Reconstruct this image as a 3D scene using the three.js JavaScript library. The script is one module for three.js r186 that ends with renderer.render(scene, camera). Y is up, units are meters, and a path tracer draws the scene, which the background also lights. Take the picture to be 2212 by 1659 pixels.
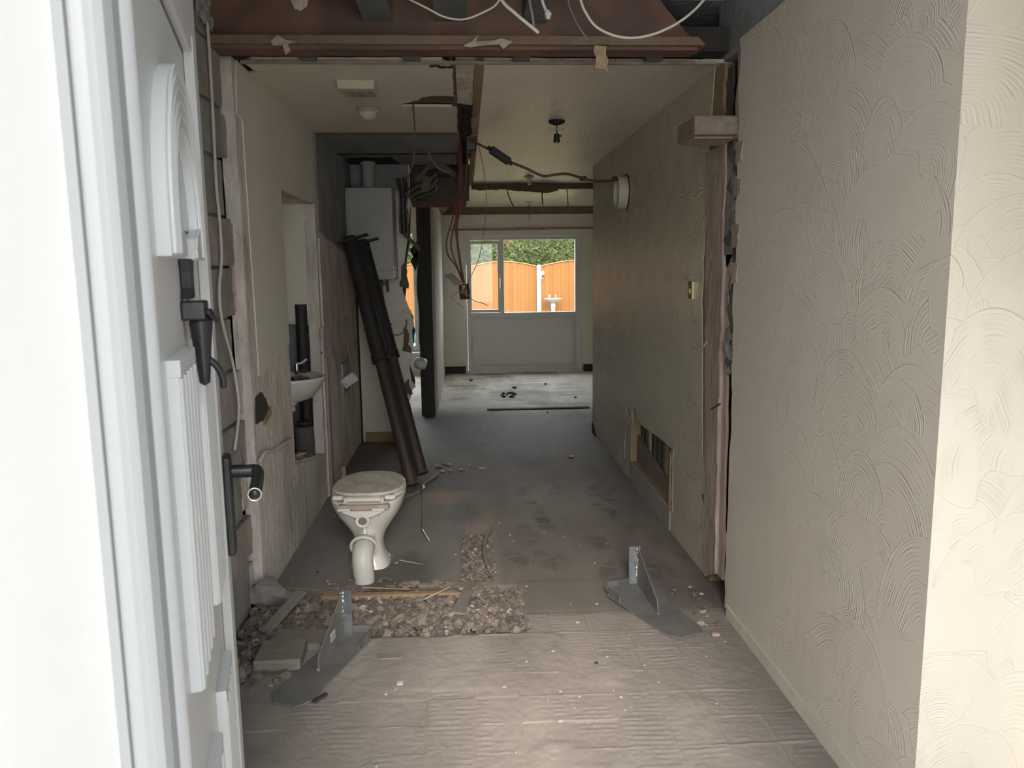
import * as THREE from 'three';
import { RoundedBoxGeometry } from 'three/addons/geometries/RoundedBoxGeometry.js';
import { mergeGeometries, mergeVertices, toCreasedNormals } from 'three/addons/utils/BufferGeometryUtils.js';

// ───────── camera, sky, sun, exposure ─────────
const scene = new THREE.Scene();
const renderer = new THREE.WebGLRenderer({ antialias: true });
renderer.toneMapping = THREE.LinearToneMapping;
renderer.toneMappingExposure = 1.16;
renderer.shadowMap.enabled = true;
const camera = new THREE.PerspectiveCamera(52.56, 4 / 3, 0.03, 200);
camera.position.set(0, 1.45, 0);
camera.up.set(0.0209, 0.9891, -0.1454);
camera.lookAt(0.0572, 1.45 - 0.1459, -0.9876);
camera.focus = 3.4; camera.userData.fStop = 11;
scene.background = new THREE.Color(0.94, 0.98, 1.0);
scene.backgroundIntensity = 7.6;
const sun = new THREE.DirectionalLight(0xfff3e4, 4.7);      // hazy sun behind the house front, high over the street
sun.position.set(0.4, 10.6, 13.6); sun.target.position.set(0, 0, -3);
sun.castShadow = true; sun.shadow.radius = 46; sun.shadow.mapSize.set(2048, 2048);
Object.assign(sun.shadow.camera, { left: -8, right: 8, top: 14, bottom: -14, near: 0.5, far: 60 });
scene.add(sun, sun.target);

// ───────── helpers ─────────
let seed = 7;
const rnd = () => { seed |= 0; seed = seed + 0x6D2B79F5 | 0; let t = Math.imul(seed ^ seed >>> 15, 1 | seed); t = t + Math.imul(t ^ t >>> 7, 61 | t) ^ t; return ((t ^ t >>> 14) >>> 0) / 4294967296; };
const rr = (a, b) => a + (b - a) * rnd();
const PI = Math.PI, V = (x, y, z) => new THREE.Vector3(x, y, z), clamp = (x, a = 0, b = 1) => Math.min(b, Math.max(a, x));
const ss = (a, b, x) => { const t = clamp((x - a) / (b - a)); return t * t * (3 - 2 * t); };
const mix = (a, b, t) => a + (b - a) * t;
const hash = (x, y, s) => { let h = Math.imul(x, 374761393) + Math.imul(y, 668265263) + Math.imul(s, 1442695041) | 0; h = Math.imul(h ^ h >>> 13, 1274126177); return ((h ^ h >>> 16) >>> 0) / 4294967296; };
function vn(x, y, p, s = 0) {                                  // value noise that repeats every p cells
  const x0 = Math.floor(x), y0 = Math.floor(y), fx = x - x0, fy = y - y0, u = fx * fx * (3 - 2 * fx), v = fy * fy * (3 - 2 * fy);
  const m = (n) => ((n % p) + p) % p, a = m(x0), b = m(x0 + 1), c = m(y0), d = m(y0 + 1);
  return mix(mix(hash(a, c, s), hash(b, c, s), u), mix(hash(a, d, s), hash(b, d, s), u), v);
}
function fbm(u, v, p, oct = 4, s = 0) { let a = 0.5, t = 0, n = 0; for (let i = 0; i < oct; i++) { t += a * vn(u * p, v * p, p, s + i); n += a; a *= 0.5; p *= 2; } return t / n; }
function tex(w, h, metresX, metresY, fn, gray = false) {       // fn(u, v) -> value(s) 0..1
  const d = new Uint8Array(w * h * 4);
  for (let j = 0; j < h; j++) for (let i = 0; i < w; i++) {
    const c = fn(i / w, j / h), k = (j * w + i) * 4;
    if (gray) d[k] = d[k + 1] = d[k + 2] = clamp(c) * 255; else { d[k] = clamp(c[0]) * 255; d[k + 1] = clamp(c[1]) * 255; d[k + 2] = clamp(c[2]) * 255; }
    d[k + 3] = 255;
  }
  const t = new THREE.DataTexture(d, w, h, THREE.RGBAFormat);
  t.wrapS = t.wrapT = THREE.RepeatWrapping; t.magFilter = THREE.LinearFilter; t.minFilter = THREE.LinearMipmapLinearFilter; t.generateMipmaps = true;
  t.repeat.set(1 / metresX, 1 / metresY); t.needsUpdate = true; return t;
}
const lin = (r, g, b) => { const f = (c) => { c /= 255; return c <= 0.04045 ? c / 12.92 : ((c + 0.055) / 1.055) ** 2.4; }; return [f(r), f(g), f(b)]; };
function M(o) {                                                // o: c = linear base colour, r roughness, m metalness, map, bump, bs
  const m = new (o.phys ? THREE.MeshPhysicalMaterial : THREE.MeshStandardMaterial)({ roughness: o.r ?? 0.8, metalness: o.m ?? 0 });
  if (o.c) m.color.setRGB(...o.c);
  if (o.map) m.map = o.map;
  if (o.bump) { m.bumpMap = o.bump; m.bumpScale = o.bs ?? 0.002; }
  if (o.phys) Object.assign(m, o.phys);
  m.side = THREE.DoubleSide;
  return m;
}
function uvm(g) {                                              // uv in metres, by the main direction of every triangle
  g = g.index ? g.toNonIndexed() : g; const p = g.attributes.position, n = p.count, uv = new Float32Array(n * 2);
  const a = V(), b = V(), c = V();
  for (let i = 0; i < n; i += 3) {
    a.fromBufferAttribute(p, i); b.fromBufferAttribute(p, i + 1).sub(a); c.fromBufferAttribute(p, i + 2).sub(a); b.cross(c);
    const x = Math.abs(b.x), y = Math.abs(b.y), z = Math.abs(b.z);
    for (let k = i; k < i + 3; k++) {
      const P = [p.getX(k), p.getY(k), p.getZ(k)];
      const q = x >= y && x >= z ? [P[2], P[1]] : y >= z ? [P[0], P[2]] : [P[0], P[1]];
      uv[k * 2] = q[0]; uv[k * 2 + 1] = q[1];
    }
  }
  g.setAttribute('uv', new THREE.BufferAttribute(uv, 2)); return g;
}
const taken = {};
const numbered = (n) => { const k = taken[n] ?? 0; taken[n] = k + 1; return k ? `${n}_${String(k).padStart(3, '0')}` : n; };
const prep = (g) => { g = g.index ? g.toNonIndexed() : g; for (const k of Object.keys(g.attributes)) if (!['position', 'normal', 'uv'].includes(k)) g.deleteAttribute(k); if (!g.attributes.normal) g.computeVertexNormals(); if (!g.attributes.uv) g.setAttribute('uv', new THREE.BufferAttribute(new Float32Array(g.attributes.position.count * 2), 2)); return g; };
const join = (gs) => (Array.isArray(gs) ? (gs.length > 1 ? mergeGeometries(gs.map(prep)) : prep(gs[0])) : prep(gs));
function obj(name, gs, mat, parent = scene) {
  const m = new THREE.Mesh(uvm(join(gs)), mat); m.name = parent === scene ? numbered(name) : name; m.castShadow = m.receiveShadow = true;
  if (parent !== scene) { const used = parent.children.filter((c) => c.name === name || c.name.startsWith(name + '_0')).length; if (used) m.name = `${name}_${String(used).padStart(3, '0')}`; }
  parent.add(m); return m;
}
function thing(name, label, category, p = [0, 0, 0], group) {
  const o = new THREE.Group(); o.name = numbered(name); o.position.set(...p); o.userData = { label, category }; if (group) o.userData.group = group; scene.add(o); return o;
}
function tag(o, label, category, group, kind) { Object.assign(o.userData, { label, category }); if (group) o.userData.group = group; if (kind) o.userData.kind = kind; return o; }
function struct(name, label) { const o = new THREE.Group(); o.name = name; o.userData = { kind: 'structure' }; if (label) o.userData.label = label; scene.add(o); return o; }
const smesh = (name, gs, mat, label) => { const o = obj(name, gs, mat); o.userData = { kind: 'structure' }; if (label) o.userData.label = label; return o; };
const bx = (w, h, d, x = 0, y = 0, z = 0, r = 0) => (r ? new RoundedBoxGeometry(w, h, d, 1, r) : new THREE.BoxGeometry(w, h, d)).translate(x, y, z);
const box2 = (x0, x1, y0, y1, z0, z1, r = 0) => bx(x1 - x0, y1 - y0, z1 - z0, (x0 + x1) / 2, (y0 + y1) / 2, (z0 + z1) / 2, r);
const tube = (pts, r, seg = 40, rad = 8, tension = 0.5) => { const c = new THREE.CatmullRomCurve3(pts.map((p) => V(...p)), false, 'centripetal', tension); const g = new THREE.TubeGeometry(c, seg, r, rad); return mergeGeometries([prep(g), ...[0, 1].map((e) => { const q = new THREE.SphereGeometry(r, rad, 4); const P = c.getPoint(e); return prep(q.translate(P.x, P.y, P.z)); })]); };
const rod = (a, b, r, r2 = r, n = 14) => { const A = V(...a), B = V(...b), d = B.clone().sub(A), g = new THREE.CylinderGeometry(r2, r, d.length(), n); g.applyQuaternion(new THREE.Quaternion().setFromUnitVectors(V(0, 1, 0), d.clone().normalize())); return g.translate(...A.add(B).multiplyScalar(0.5).toArray()); };
const lathe = (pts, n = 32) => new THREE.LatheGeometry(pts.map((p) => new THREE.Vector2(...p)), n);
function shape(pts, holes = []) { const s = new THREE.Shape(pts.map((p) => new THREE.Vector2(...p))); for (const h of holes ?? []) s.holes.push(new THREE.Path(h.map((p) => new THREE.Vector2(...p)))); return s; }
const exG = (s, depth, bev = 0, seg = 1, curve = 12) => new THREE.ExtrudeGeometry(s, { depth: depth - 2 * bev, bevelEnabled: bev > 0, bevelSize: bev, bevelThickness: bev, bevelOffset: -bev, bevelSegments: seg, curveSegments: curve }).translate(0, 0, bev);
const basis = (u, v, w, o) => new THREE.Matrix4().makeBasis(V(...u), V(...v), V(...w)).setPosition(...o);
const exZ = (pts, X, depth, holes, bev = 0) => exG(shape(pts, holes), depth, bev).applyMatrix4(basis([0, 0, 1], [0, 1, 0], [-1, 0, 0], [X, 0, 0]));     // (z, y) outline, from x = X towards -x
const exY = (pts, y0, depth, holes, bev = 0) => exG(shape(pts.map(([x, z]) => [x, -z]), holes?.map((h) => h.map(([x, z]) => [x, -z]))), depth, bev).applyMatrix4(basis([1, 0, 0], [0, 0, -1], [0, 1, 0], [0, y0, 0]));  // (x, z) outline
const exF = (pts, z0, depth, holes, bev = 0) => exG(shape(pts, holes), depth, bev).translate(0, 0, z0);                                           // (x, y) outline
const rag = (a, b, n, amp, s = 0) => { const out = []; for (let i = 0; i <= n; i++) { const t = i / n, k = (fbm(t * 0.97, s * 0.13 + 0.2, 16, 3, s) - 0.5) * 2 * amp + (hash(i, s, 5) - 0.5) * amp * 0.5; const dx = b[0] - a[0], dy = b[1] - a[1], L = Math.hypot(dx, dy); out.push([a[0] + dx * t - dy / L * k, a[1] + dy * t + dx / L * k]); } return out; };
const chunk = (r, s, fl = 0.6) => { const g = mergeVertices(new THREE.IcosahedronGeometry(r, 1).deleteAttribute('normal').deleteAttribute('uv')); const p = g.attributes.position; for (let i = 0; i < p.count; i++) { const k = 0.62 + 0.7 * hash(i, s, 3); p.setXYZ(i, p.getX(i) * k * (0.8 + 0.5 * hash(1, s, 9)), p.getY(i) * k * fl, p.getZ(i) * k); } const q = g.toNonIndexed(); q.computeVertexNormals(); return q; };

// ───────── materials ─────────
const grain = tex(512, 512, 0.6, 0.6, (u, v) => 0.35 * fbm(u, v, 8, 5, 1) + 0.65 * fbm(u, v, 64, 3, 9), true);
const rough = tex(512, 512, 0.9, 0.9, (u, v) => { const a = fbm(u, v, 6, 6, 21); return 0.6 * a + 0.4 * Math.abs(fbm(u, v, 14, 4, 33) - 0.5) * 2; }, true);
const tint = (c, amp, meters, s, c2) => tex(512, 512, meters, meters, (u, v) => { const n = fbm(u, v, 5, 6, s), k = 1 + (n - 0.5) * 2 * amp, t = c2 ? ss(0.42, 0.66, fbm(u, v, 4, 5, s + 40)) : 0; return c.map((x, i) => mix(x, c2 ? c2[i] : x, t) * k); });
const streak = (c, c2, mx, my, s) => tex(512, 512, mx, my, (u, v) => { const n = fbm(u, v * 0.999, 6, 5, s) * 0.4 + 0.6 * (0.5 * vn(u * 64, v * 4, 64, s) + 0.3 * vn(u * 128, v * 8, 128, s + 2) + 0.2 * vn(u * 24, v * 2, 24, s + 3)); return c.map((x, i) => mix(x, c2[i], n)); });
const patchy = (a, b, c, mx, my, s) => tex(512, 512, mx, my, (u, v) => { const n = fbm(u, v, 6, 5, s), st = 0.5 * vn(u * 48, v * 5, 48, s) + 0.5 * vn(u * 110, v * 9, 110, s + 1), p = ss(0.48, 0.6, fbm(u, v, 5, 5, s + 9)), q = 0.6 * ss(0.5, 0.78, 0.4 * st + 0.6 * fbm(u, v, 9, 5, s + 5)), k = 0.74 + 0.52 * n; return a.map((x, i) => mix(mix(x, c[i], p), b[i], q) * k); });
const gouge = tex(512, 512, 0.8, 1.2, (u, v) => 0.6 * fbm(u, v, 7, 6, 77) + 0.15 * vn(u * 40, v * 5, 40, 7) + 0.25 * Math.abs(fbm(u, v, 20, 4, 78) - 0.5) * 3, true);
function artexMap() {
  const N = 2048, L = 2.4, h = new Float32Array(N * N).fill(0.45);
  for (let k = 0; k < 330; k++) {
    const R = rr(0.1, 0.27) * N / L, cx = rnd() * N, cy = rnd() * N, a0 = rr(-0.5, 0.7), span = rr(1.4, 3.0), lam = rr(0.0065, 0.011) * N / L, lev = rr(0.36, 0.54), ph = rr(0, 6), sq = rr(0.6, 1.9), amp = rr(0.05, 0.22);
    const B = Math.ceil(R * 1.4); for (let j = -B; j <= B; j++) for (let i = -B; i <= B; i++) {
      const d = Math.hypot(i * Math.sqrt(sq), j / Math.sqrt(sq)), an = Math.atan2(j, i) - PI / 2 + a0 + span / 2; if (d > R) continue;
      const e = (an + 4 * PI) % (2 * PI); const wob = 0.25 * Math.sin(d * 0.05 + ph); if (e > span + wob || d < R * 0.06) continue;
      const x = ((cx + i) % N + N) % N | 0, y = ((cy + j) % N + N) % N | 0;
      const q = d / lam + 0.5 * Math.sin(e * 5 + ph), rd = Math.sin(q * 2 * PI) * 0.6 + Math.sin(q * 3.7 + 1) * 0.4 + 0.35 * Math.sin(q * 11.3);
      const wear = 0.12 + 0.88 * ss(0.35, 0.65, 0.6 * vn(x / 32, y / 64, 64, k) + 0.4 * vn(x / 16, y / 64, 128, 3)), edge = Math.exp(-(((R - d) / (2.2)) ** 2)) * 0.26 + Math.exp(-(((span + wob - e) * d / 2.4) ** 2)) * 0.22;
      h[y * N + x] = lev + rd * amp * wear + edge;
    }
  }
  return tex(N, N, L, L, (u, v) => h[Math.round(v * N) * N + Math.round(u * N)] * 0.9 + 0.1 * fbm(u, v, 128, 2, 4), true);
}
const artexH = artexMap(); artexH.offset.set(0.45, 0.02);
const fanH = tex(768, 768, 0.34, 0.4, (u, v) => {              // pressed wallpaper: fans of ribs round every node
  let best = 0; for (const [cx, cy] of [[0, 0], [1, 0], [0, 1], [1, 1], [0.5, 0.5]]) { const x = u - cx, y = v - cy, r = Math.hypot(x, y), w = Math.exp(-r * r * 7); const t = Math.atan2(y, x); best += w * (0.5 + 0.5 * Math.sin(t * 30 + 2 * Math.sin(t * 3))) * ss(0.01, 0.06, r); }
  return clamp(best * 0.75) * 0.85 + 0.15 * fbm(u, v, 96, 2, 8);
}, true);
const stipple = tex(512, 512, 0.5, 0.5, (u, v) => ss(0.35, 0.7, fbm(u, v, 48, 3, 61)) * 0.8 + 0.2 * fbm(u, v, 8, 3, 6), true);
const woodH = tex(512, 512, 0.4, 1.6, (u, v) => 0.6 * vn(u * 96, v * 6, 96, 3) + 0.4 * vn(u * 40, v * 3, 40, 5), true);

const mat = {
  artex: M({ map: tint([0.735, 0.66, 0.555], 0.07, 1.7, 3), r: 0.46, bump: artexH, bs: 0.0046 }),
  artexEdge: M({ map: tint([0.72, 0.66, 0.54], 0.1, 0.5, 31), r: 0.85, bump: rough, bs: 0.004 }),
  fan: M({ map: tint([0.56, 0.505, 0.385], 0.12, 1.4, 12), r: 0.36, bump: fanH, bs: 0.0045 }),
  partition: M({ map: tint([0.46, 0.43, 0.365], 0.07, 1.2, 13), r: 0.8, bump: grain, bs: 0.001 }),
  ochre: M({ map: tint([0.30, 0.22, 0.115], 0.25, 0.5, 14), r: 0.9, bump: rough, bs: 0.003 }),
  pink: M({ map: patchy([0.44, 0.35, 0.29], [0.32, 0.265, 0.225], [0.40, 0.30, 0.24], 0.6, 1.1, 15), r: 0.92, bump: gouge, bs: 0.012 }),
  cream: M({ map: tint([0.72, 0.68, 0.575], 0.08, 1.3, 17), r: 0.75, bump: grain, bs: 0.0012 }),
  creamLight: M({ map: tint([0.74, 0.69, 0.58], 0.06, 1.1, 18), r: 0.75, bump: grain, bs: 0.001 }),
  plinth: M({ map: tint([0.36, 0.335, 0.31], 0.15, 0.5, 66), r: 0.9 }),
  pinkPale: M({ map: patchy([0.54, 0.42, 0.34], [0.44, 0.34, 0.28], [0.52, 0.38, 0.30], 0.5, 1.0, 16), r: 0.92, bump: gouge, bs: 0.008 }),
  strip: M({ map: patchy([0.66, 0.60, 0.55], [0.45, 0.415, 0.385], [0.63, 0.53, 0.47], 0.9, 1.5, 22), r: 0.92, bump: gouge, bs: 0.02 }),
  strip2: M({ map: patchy([0.68, 0.595, 0.52], [0.38, 0.335, 0.30], [0.60, 0.48, 0.40], 0.7, 1.3, 24), r: 0.92, bump: gouge, bs: 0.026 }),
  greyWall: M({ map: tint([0.26, 0.255, 0.245], 0.3, 0.9, 25), r: 0.92, bump: rough, bs: 0.012 }),
  darkWall: M({ map: tint([0.29, 0.29, 0.295], 0.3, 0.8, 26), r: 0.9, bump: rough, bs: 0.008 }),
  brick: M({ map: tint([0.28, 0.205, 0.165], 0.22, 0.25, 27, [0.22, 0.18, 0.15]), r: 0.93, bump: rough, bs: 0.008 }),
  brickFace: M({ map: tint([0.25, 0.20, 0.165], 0.3, 0.12, 68), r: 0.95, bump: rough, bs: 0.008 }),
  block: M({ map: tint([0.28, 0.265, 0.245], 0.3, 0.5, 28), r: 0.95, bump: rough, bs: 0.014 }),
  blockDark: M({ map: tint([0.11, 0.10, 0.095], 0.3, 0.5, 67), r: 0.95, bump: rough, bs: 0.01 }),
  blockB: M({ map: tint([0.34, 0.305, 0.27], 0.3, 0.5, 29), r: 0.95, bump: rough, bs: 0.014 }),
  ceilR: M({ map: tint([0.76, 0.70, 0.60], 0.1, 1.2, 30), r: 0.34, bump: stipple, bs: 0.003 }),
  ceilBack: M({ map: tint([0.52, 0.48, 0.43], 0.1, 1.0, 32), r: 0.3, bump: artexH, bs: 0.012 }),
  timber: M({ map: streak([0.20, 0.125, 0.075], [0.11, 0.068, 0.04], 0.3, 1.5, 34), r: 0.85, bump: woodH, bs: 0.002 }),
  timberPale: M({ map: streak([0.42, 0.30, 0.19], [0.27, 0.18, 0.11], 0.25, 1.4, 35), r: 0.85, bump: woodH, bs: 0.002 }),
  timberMid: M({ map: streak([0.26, 0.18, 0.12], [0.17, 0.115, 0.075], 1.4, 0.25, 65), r: 0.85, bump: grain, bs: 0.002 }),
  timberDark: M({ map: streak([0.055, 0.045, 0.036], [0.03, 0.026, 0.022], 0.3, 1.4, 36), r: 0.8, bump: woodH, bs: 0.002 }),
  beam: M({ map: tint([0.20, 0.108, 0.072], 0.22, 0.9, 37, [0.13, 0.078, 0.06]), r: 0.75, bump: grain, bs: 0.001 }),
  voidDark: M({ map: tint([0.34, 0.345, 0.35], 0.3, 1.0, 38), r: 0.95, bump: rough, bs: 0.01 }),
  joist: M({ map: tint([0.15, 0.155, 0.157], 0.25, 0.6, 39), r: 0.95, bump: rough, bs: 0.004 }),
  upvc: M({ c: [0.62, 0.635, 0.64], r: 0.35 }),
  upvcFrame: M({ c: [0.235, 0.245, 0.255], r: 0.5 }),
  upvcDim: M({ c: [0.62, 0.60, 0.55], r: 0.4 }),
  gasket: M({ c: [0.16, 0.15, 0.20], r: 0.7 }),
  white: M({ map: tint([0.84, 0.84, 0.82], 0.03, 1.0, 41), r: 0.7, bump: grain, bs: 0.0002 }),
  black: M({ c: [0.018, 0.019, 0.022], r: 0.38, bump: grain, bs: 0.0004 }),
  blackDull: M({ map: tint([0.028, 0.026, 0.025], 0.3, 0.4, 42), r: 0.6, bump: grain, bs: 0.0008 }),
  rust: M({ map: streak([0.085, 0.06, 0.047], [0.045, 0.037, 0.034], 0.3, 0.8, 43), r: 0.6, m: 0.25, bump: grain, bs: 0.001 }),
  galv: M({ map: tint([0.36, 0.385, 0.40], 0.28, 0.22, 44, [0.26, 0.29, 0.31]), r: 0.4, m: 0.75, bump: grain, bs: 0.0005 }),
  galvDust: M({ map: tint([0.205, 0.20, 0.19], 0.16, 0.35, 45, [0.17, 0.172, 0.17]), r: 0.65, m: 0.15, bump: grain, bs: 0.0006 }),
  weld: M({ c: [0.75, 0.76, 0.78], r: 0.25, m: 0.9 }),
  ceramic: M({ c: [0.78, 0.75, 0.69], r: 0.16, phys: { clearcoat: 0.5, clearcoatRoughness: 0.1 } }),
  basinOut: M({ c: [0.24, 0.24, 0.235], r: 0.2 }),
  ceramicDusty: M({ map: tint([0.74, 0.70, 0.63], 0.1, 0.22, 46, [0.60, 0.555, 0.49]), r: 0.38 }),
  plastic: M({ map: tint([0.66, 0.65, 0.61], 0.06, 0.3, 47), r: 0.35 }),
  plasticCream: M({ c: [0.58, 0.53, 0.42], r: 0.45 }),
  boiler: M({ map: tint([0.40, 0.385, 0.36], 0.05, 0.5, 48), r: 0.4 }),
  chrome: M({ c: [0.8, 0.8, 0.8], r: 0.12, m: 1 }),
  brass: M({ c: [0.60, 0.48, 0.27], r: 0.3, m: 0.9 }),
  brassDark: M({ c: [0.12, 0.09, 0.045], r: 0.4, m: 0.6 }),
  cableWhite: M({ c: [0.62, 0.58, 0.5], r: 0.5 }),
  cableGrey: M({ c: [0.22, 0.21, 0.19], r: 0.55 }),
  cableBlack: M({ c: [0.02, 0.02, 0.02], r: 0.5 }),
  cableRed: M({ c: [0.17, 0.045, 0.035], r: 0.5 }),
  cableBrown: M({ c: [0.13, 0.05, 0.03], r: 0.5 }),
  paper: M({ map: tint([0.46, 0.39, 0.30], 0.2, 0.2, 49), r: 0.9 }),
  paperOlive: M({ map: tint([0.13, 0.122, 0.085], 0.25, 0.3, 50), r: 0.9 }),
  glass: M({ c: [1, 1, 1], r: 0.02, phys: { transmission: 1, thickness: 0, ior: 1.5, specularIntensity: 0.35 } }),
  glassGrey: M({ c: [0.34, 0.38, 0.40], r: 0.18 }),
  bulbGlass: M({ c: [0.85, 0.85, 0.8], r: 0.25, phys: { transmission: 0.4, thickness: 0 } }),
  rubbleA: M({ map: tint([0.25, 0.215, 0.18], 0.25, 0.2, 51), r: 0.95 }),
  rubbleB: M({ map: tint([0.14, 0.124, 0.108], 0.25, 0.2, 52), r: 0.95 }),
  rubbleC: M({ map: tint([0.21, 0.165, 0.138], 0.25, 0.2, 53), r: 0.95 }),
  chipPale: M({ c: [0.46, 0.42, 0.365], r: 0.9 }),
  chipPink: M({ c: [0.52, 0.36, 0.28], r: 0.9 }),
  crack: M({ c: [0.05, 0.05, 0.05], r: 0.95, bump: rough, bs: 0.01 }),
  chipDark: M({ c: [0.05, 0.045, 0.04], r: 0.9 }),
  render: M({ map: tint([0.30, 0.315, 0.33], 0.1, 0.9, 64), r: 0.9, bump: rough, bs: 0.004 }),
  slab: M({ map: tint([0.24, 0.22, 0.195], 0.2, 0.35, 54), r: 0.9, bump: rough, bs: 0.006 }),
  plasterboard: M({ map: tint([0.24, 0.185, 0.15], 0.25, 0.5, 55), r: 0.9, bump: grain, bs: 0.002 }),
  mould: M({ map: tint([0.065, 0.075, 0.048], 0.4, 0.2, 56), r: 0.9 }),
  zinc: M({ c: [0.42, 0.40, 0.36], r: 0.5, m: 0.6 }),
  fenceA: M({ map: streak([0.155, 0.062, 0.0088], [0.127, 0.048, 0.0066], 0.12, 1.6, 57), r: 0.8, bump: woodH, bs: 0.001 }),
  fenceB: M({ map: streak([0.168, 0.069, 0.010], [0.136, 0.053, 0.0074], 0.12, 1.6, 58), r: 0.8, bump: woodH, bs: 0.001 }),
  fenceCap: M({ c: [0.22, 0.12, 0.045], r: 0.8 }),
  postConc: M({ map: tint([0.22, 0.21, 0.19], 0.1, 0.4, 59), r: 0.9 }),
  lawn: M({ map: tint([0.15, 0.15, 0.06], 0.3, 1.1, 60, [0.21, 0.18, 0.10]), r: 0.95 }),
  hedgeCore: M({ c: [0.02, 0.03, 0.01], r: 1 }),
  leaf: M({ c: [1, 1, 1], r: 0.75, phys: { transmission: 0.3, thickness: 0 } }),
  street: M({ map: tint([0.34, 0.32, 0.30], 0.15, 1.5, 62), r: 0.9 }),
  blue: M({ c: [0.05, 0.25, 0.55], r: 0.5 }),
  insul: M({ map: tint([0.42, 0.32, 0.20], 0.3, 0.12, 63), r: 1, bump: rough, bs: 0.02 }),
};
// ───────── the setting: floor ─────────
const CH = 2.31, XL = -0.92, XR = 1.11, XF = 1.065;
// colour of the whole bare floor, laid out in world metres: x -1.6..2.0, z -1.4..-11.2
const FX0 = -1.6, FX1 = 2.0, FZ0 = -11.2, FZ1 = -1.4;
const prints = []; for (let i = 0; i < 26; i++) prints.push([rr(0.22, 0.92), rr(-5.2, -3.35), rr(-0.5, 0.5), rr(0.11, 0.15), rr(0.5, 1)]);
const floorMap = tex(1024, 2048, 1, 1, (u, v) => {
  const x = mix(FX0, FX1, u), z = mix(FZ0, FZ1, v), n = fbm(u * 0.999, v * 0.999, 14, 6, 71), n2 = fbm(u * 0.999, v * 0.999, 40, 4, 72), n3 = fbm(u, v, 5, 3, 73);
  const front = ss(-3.2, -3.05, z + (x < 0.2 ? -0.1 : 0));
  let c = [0.215, 0.188, 0.165];                                                      // rear slab, grey brown
  const dust = ss(0.45, 0.75, n3) * 0.6; c = [mix(c[0], 0.29, dust), mix(c[1], 0.24, dust), mix(c[2], 0.20, dust)];
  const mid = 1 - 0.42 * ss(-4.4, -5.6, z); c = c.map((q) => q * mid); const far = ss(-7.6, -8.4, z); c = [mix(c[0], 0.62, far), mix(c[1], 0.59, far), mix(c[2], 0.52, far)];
  { const wx = 0.05 * (n - 0.5), k = 0.75 * ss(-0.08, -0.03, x + wx) * ss(0.16, 0.11, x + wx) * ss(-4.6, -4.3, z + 3 * wx) * ss(-3.3, -3.36, z); c = c.map((q, i) => mix(q, [0.34, 0.275, 0.23][i], k)); }
  if (x < -0.03 && z > -5.0 && z < -3.3) { const k = ss(-0.25, -0.03, x) * ss(-3.9, -3.4, z); c = c.map((q, i) => mix([0.235, 0.222, 0.21][i], [0.31, 0.27, 0.235][i], k)); }
  { const wx = 0.16 * (n - 0.5), k = 0.6 * ss(-0.32, -0.2, x + wx) * ss(0.06, -0.02, x + wx) * ss(-5.1, -4.98, z + wx) * ss(-4.68, -4.8, z + wx); c = c.map((q, i) => mix(q, [0.34, 0.25, 0.18][i], k)); }
  const f = [0.335, 0.296, 0.266]; const fl = ss(0.15, -0.25, x) * 0.35; const fc = f.map((q, i) => mix(q, [0.285, 0.268, 0.25][i], fl));
  c = c.map((q, i) => mix(q, fc[i], front));
  if (front < 0.5) for (const [px, pz, a, L, s] of prints) {                          // damp boot prints
    const dx = x - px, dz = z - pz, q = dx * Math.cos(a) + dz * Math.sin(a), w = -dx * Math.sin(a) + dz * Math.cos(a), d = (q / 0.05) ** 2 + (w / L) ** 2;
    if (d < 1.25 && Math.abs(w + 0.02) > 0.012) { const k = 0.8 * s * (1 - ss(0.6, 1.25, d)) * (0.55 + 0.45 * (Math.sin(w * 260) > -0.2 ? 1 : 0)) * ss(0.3, 0.55, n2); c = c.map((y) => y * (1 - 0.5 * k)); }
  }
  if (x < 0.22 && z > -3.42 && z < -2.95) c = c.map((q, i) => mix(q, [0.155, 0.13, 0.108][i], 0.85));
  const sm = ss(0.52, 0.75, fbm(u * 0.999, v * 0.999, 9, 5, 75)) * (1 - front); c = c.map((q) => q * (1 - 0.42 * sm));
  const sf = far * ss(0.5, 0.7, 0.5 * vn(u * 9, v * 130, 200, 5) + 0.5 * fbm(u * 0.999, v * 0.999, 20, 4, 76)); c = c.map((q) => q * (1 - 0.4 * sf));
  const k = 0.78 + 0.42 * n + 0.24 * (n2 - 0.5), sp = hash(Math.floor(u * 1024), Math.floor(v * 2048), 4) > 0.9988 ? 1.6 : 1;
  return c.map((q) => q * k * sp);
});
floorMap.wrapS = floorMap.wrapT = THREE.ClampToEdgeWrapping;
floorMap.repeat.set(1 / (FX1 - FX0), 1 / (FZ1 - FZ0)); floorMap.offset.set(-FX0 / (FX1 - FX0), -FZ0 / (FZ1 - FZ0));
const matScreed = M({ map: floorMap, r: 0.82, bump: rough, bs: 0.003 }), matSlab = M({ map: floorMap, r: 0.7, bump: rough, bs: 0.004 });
function field(x0, x1, z0, z1, nx, nz, h) {                                           // ground made of heights
  const g = new THREE.PlaneGeometry(1, 1, nx, nz), p = g.attributes.position;
  for (let i = 0; i < p.count; i++) { const x = mix(x0, x1, p.getX(i) + 0.5), z = mix(z0, z1, 0.5 - p.getY(i)); p.setXYZ(i, x, h(x, z), z); }
  g.computeVertexNormals(); return g;
}
const inTrench = (x, z) => ss(0.24, 0.17, x + 0.05 * (vn(z * 14, 3, 99) - 0.5)) * ss(-3.43, -3.36, z + 0.03 * (vn(x * 12, 1, 99) - 0.5)) * ss(-2.95, -3.0, z + 0.035 * (vn(x * 17 + 50, 7, 99) - 0.5));
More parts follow.
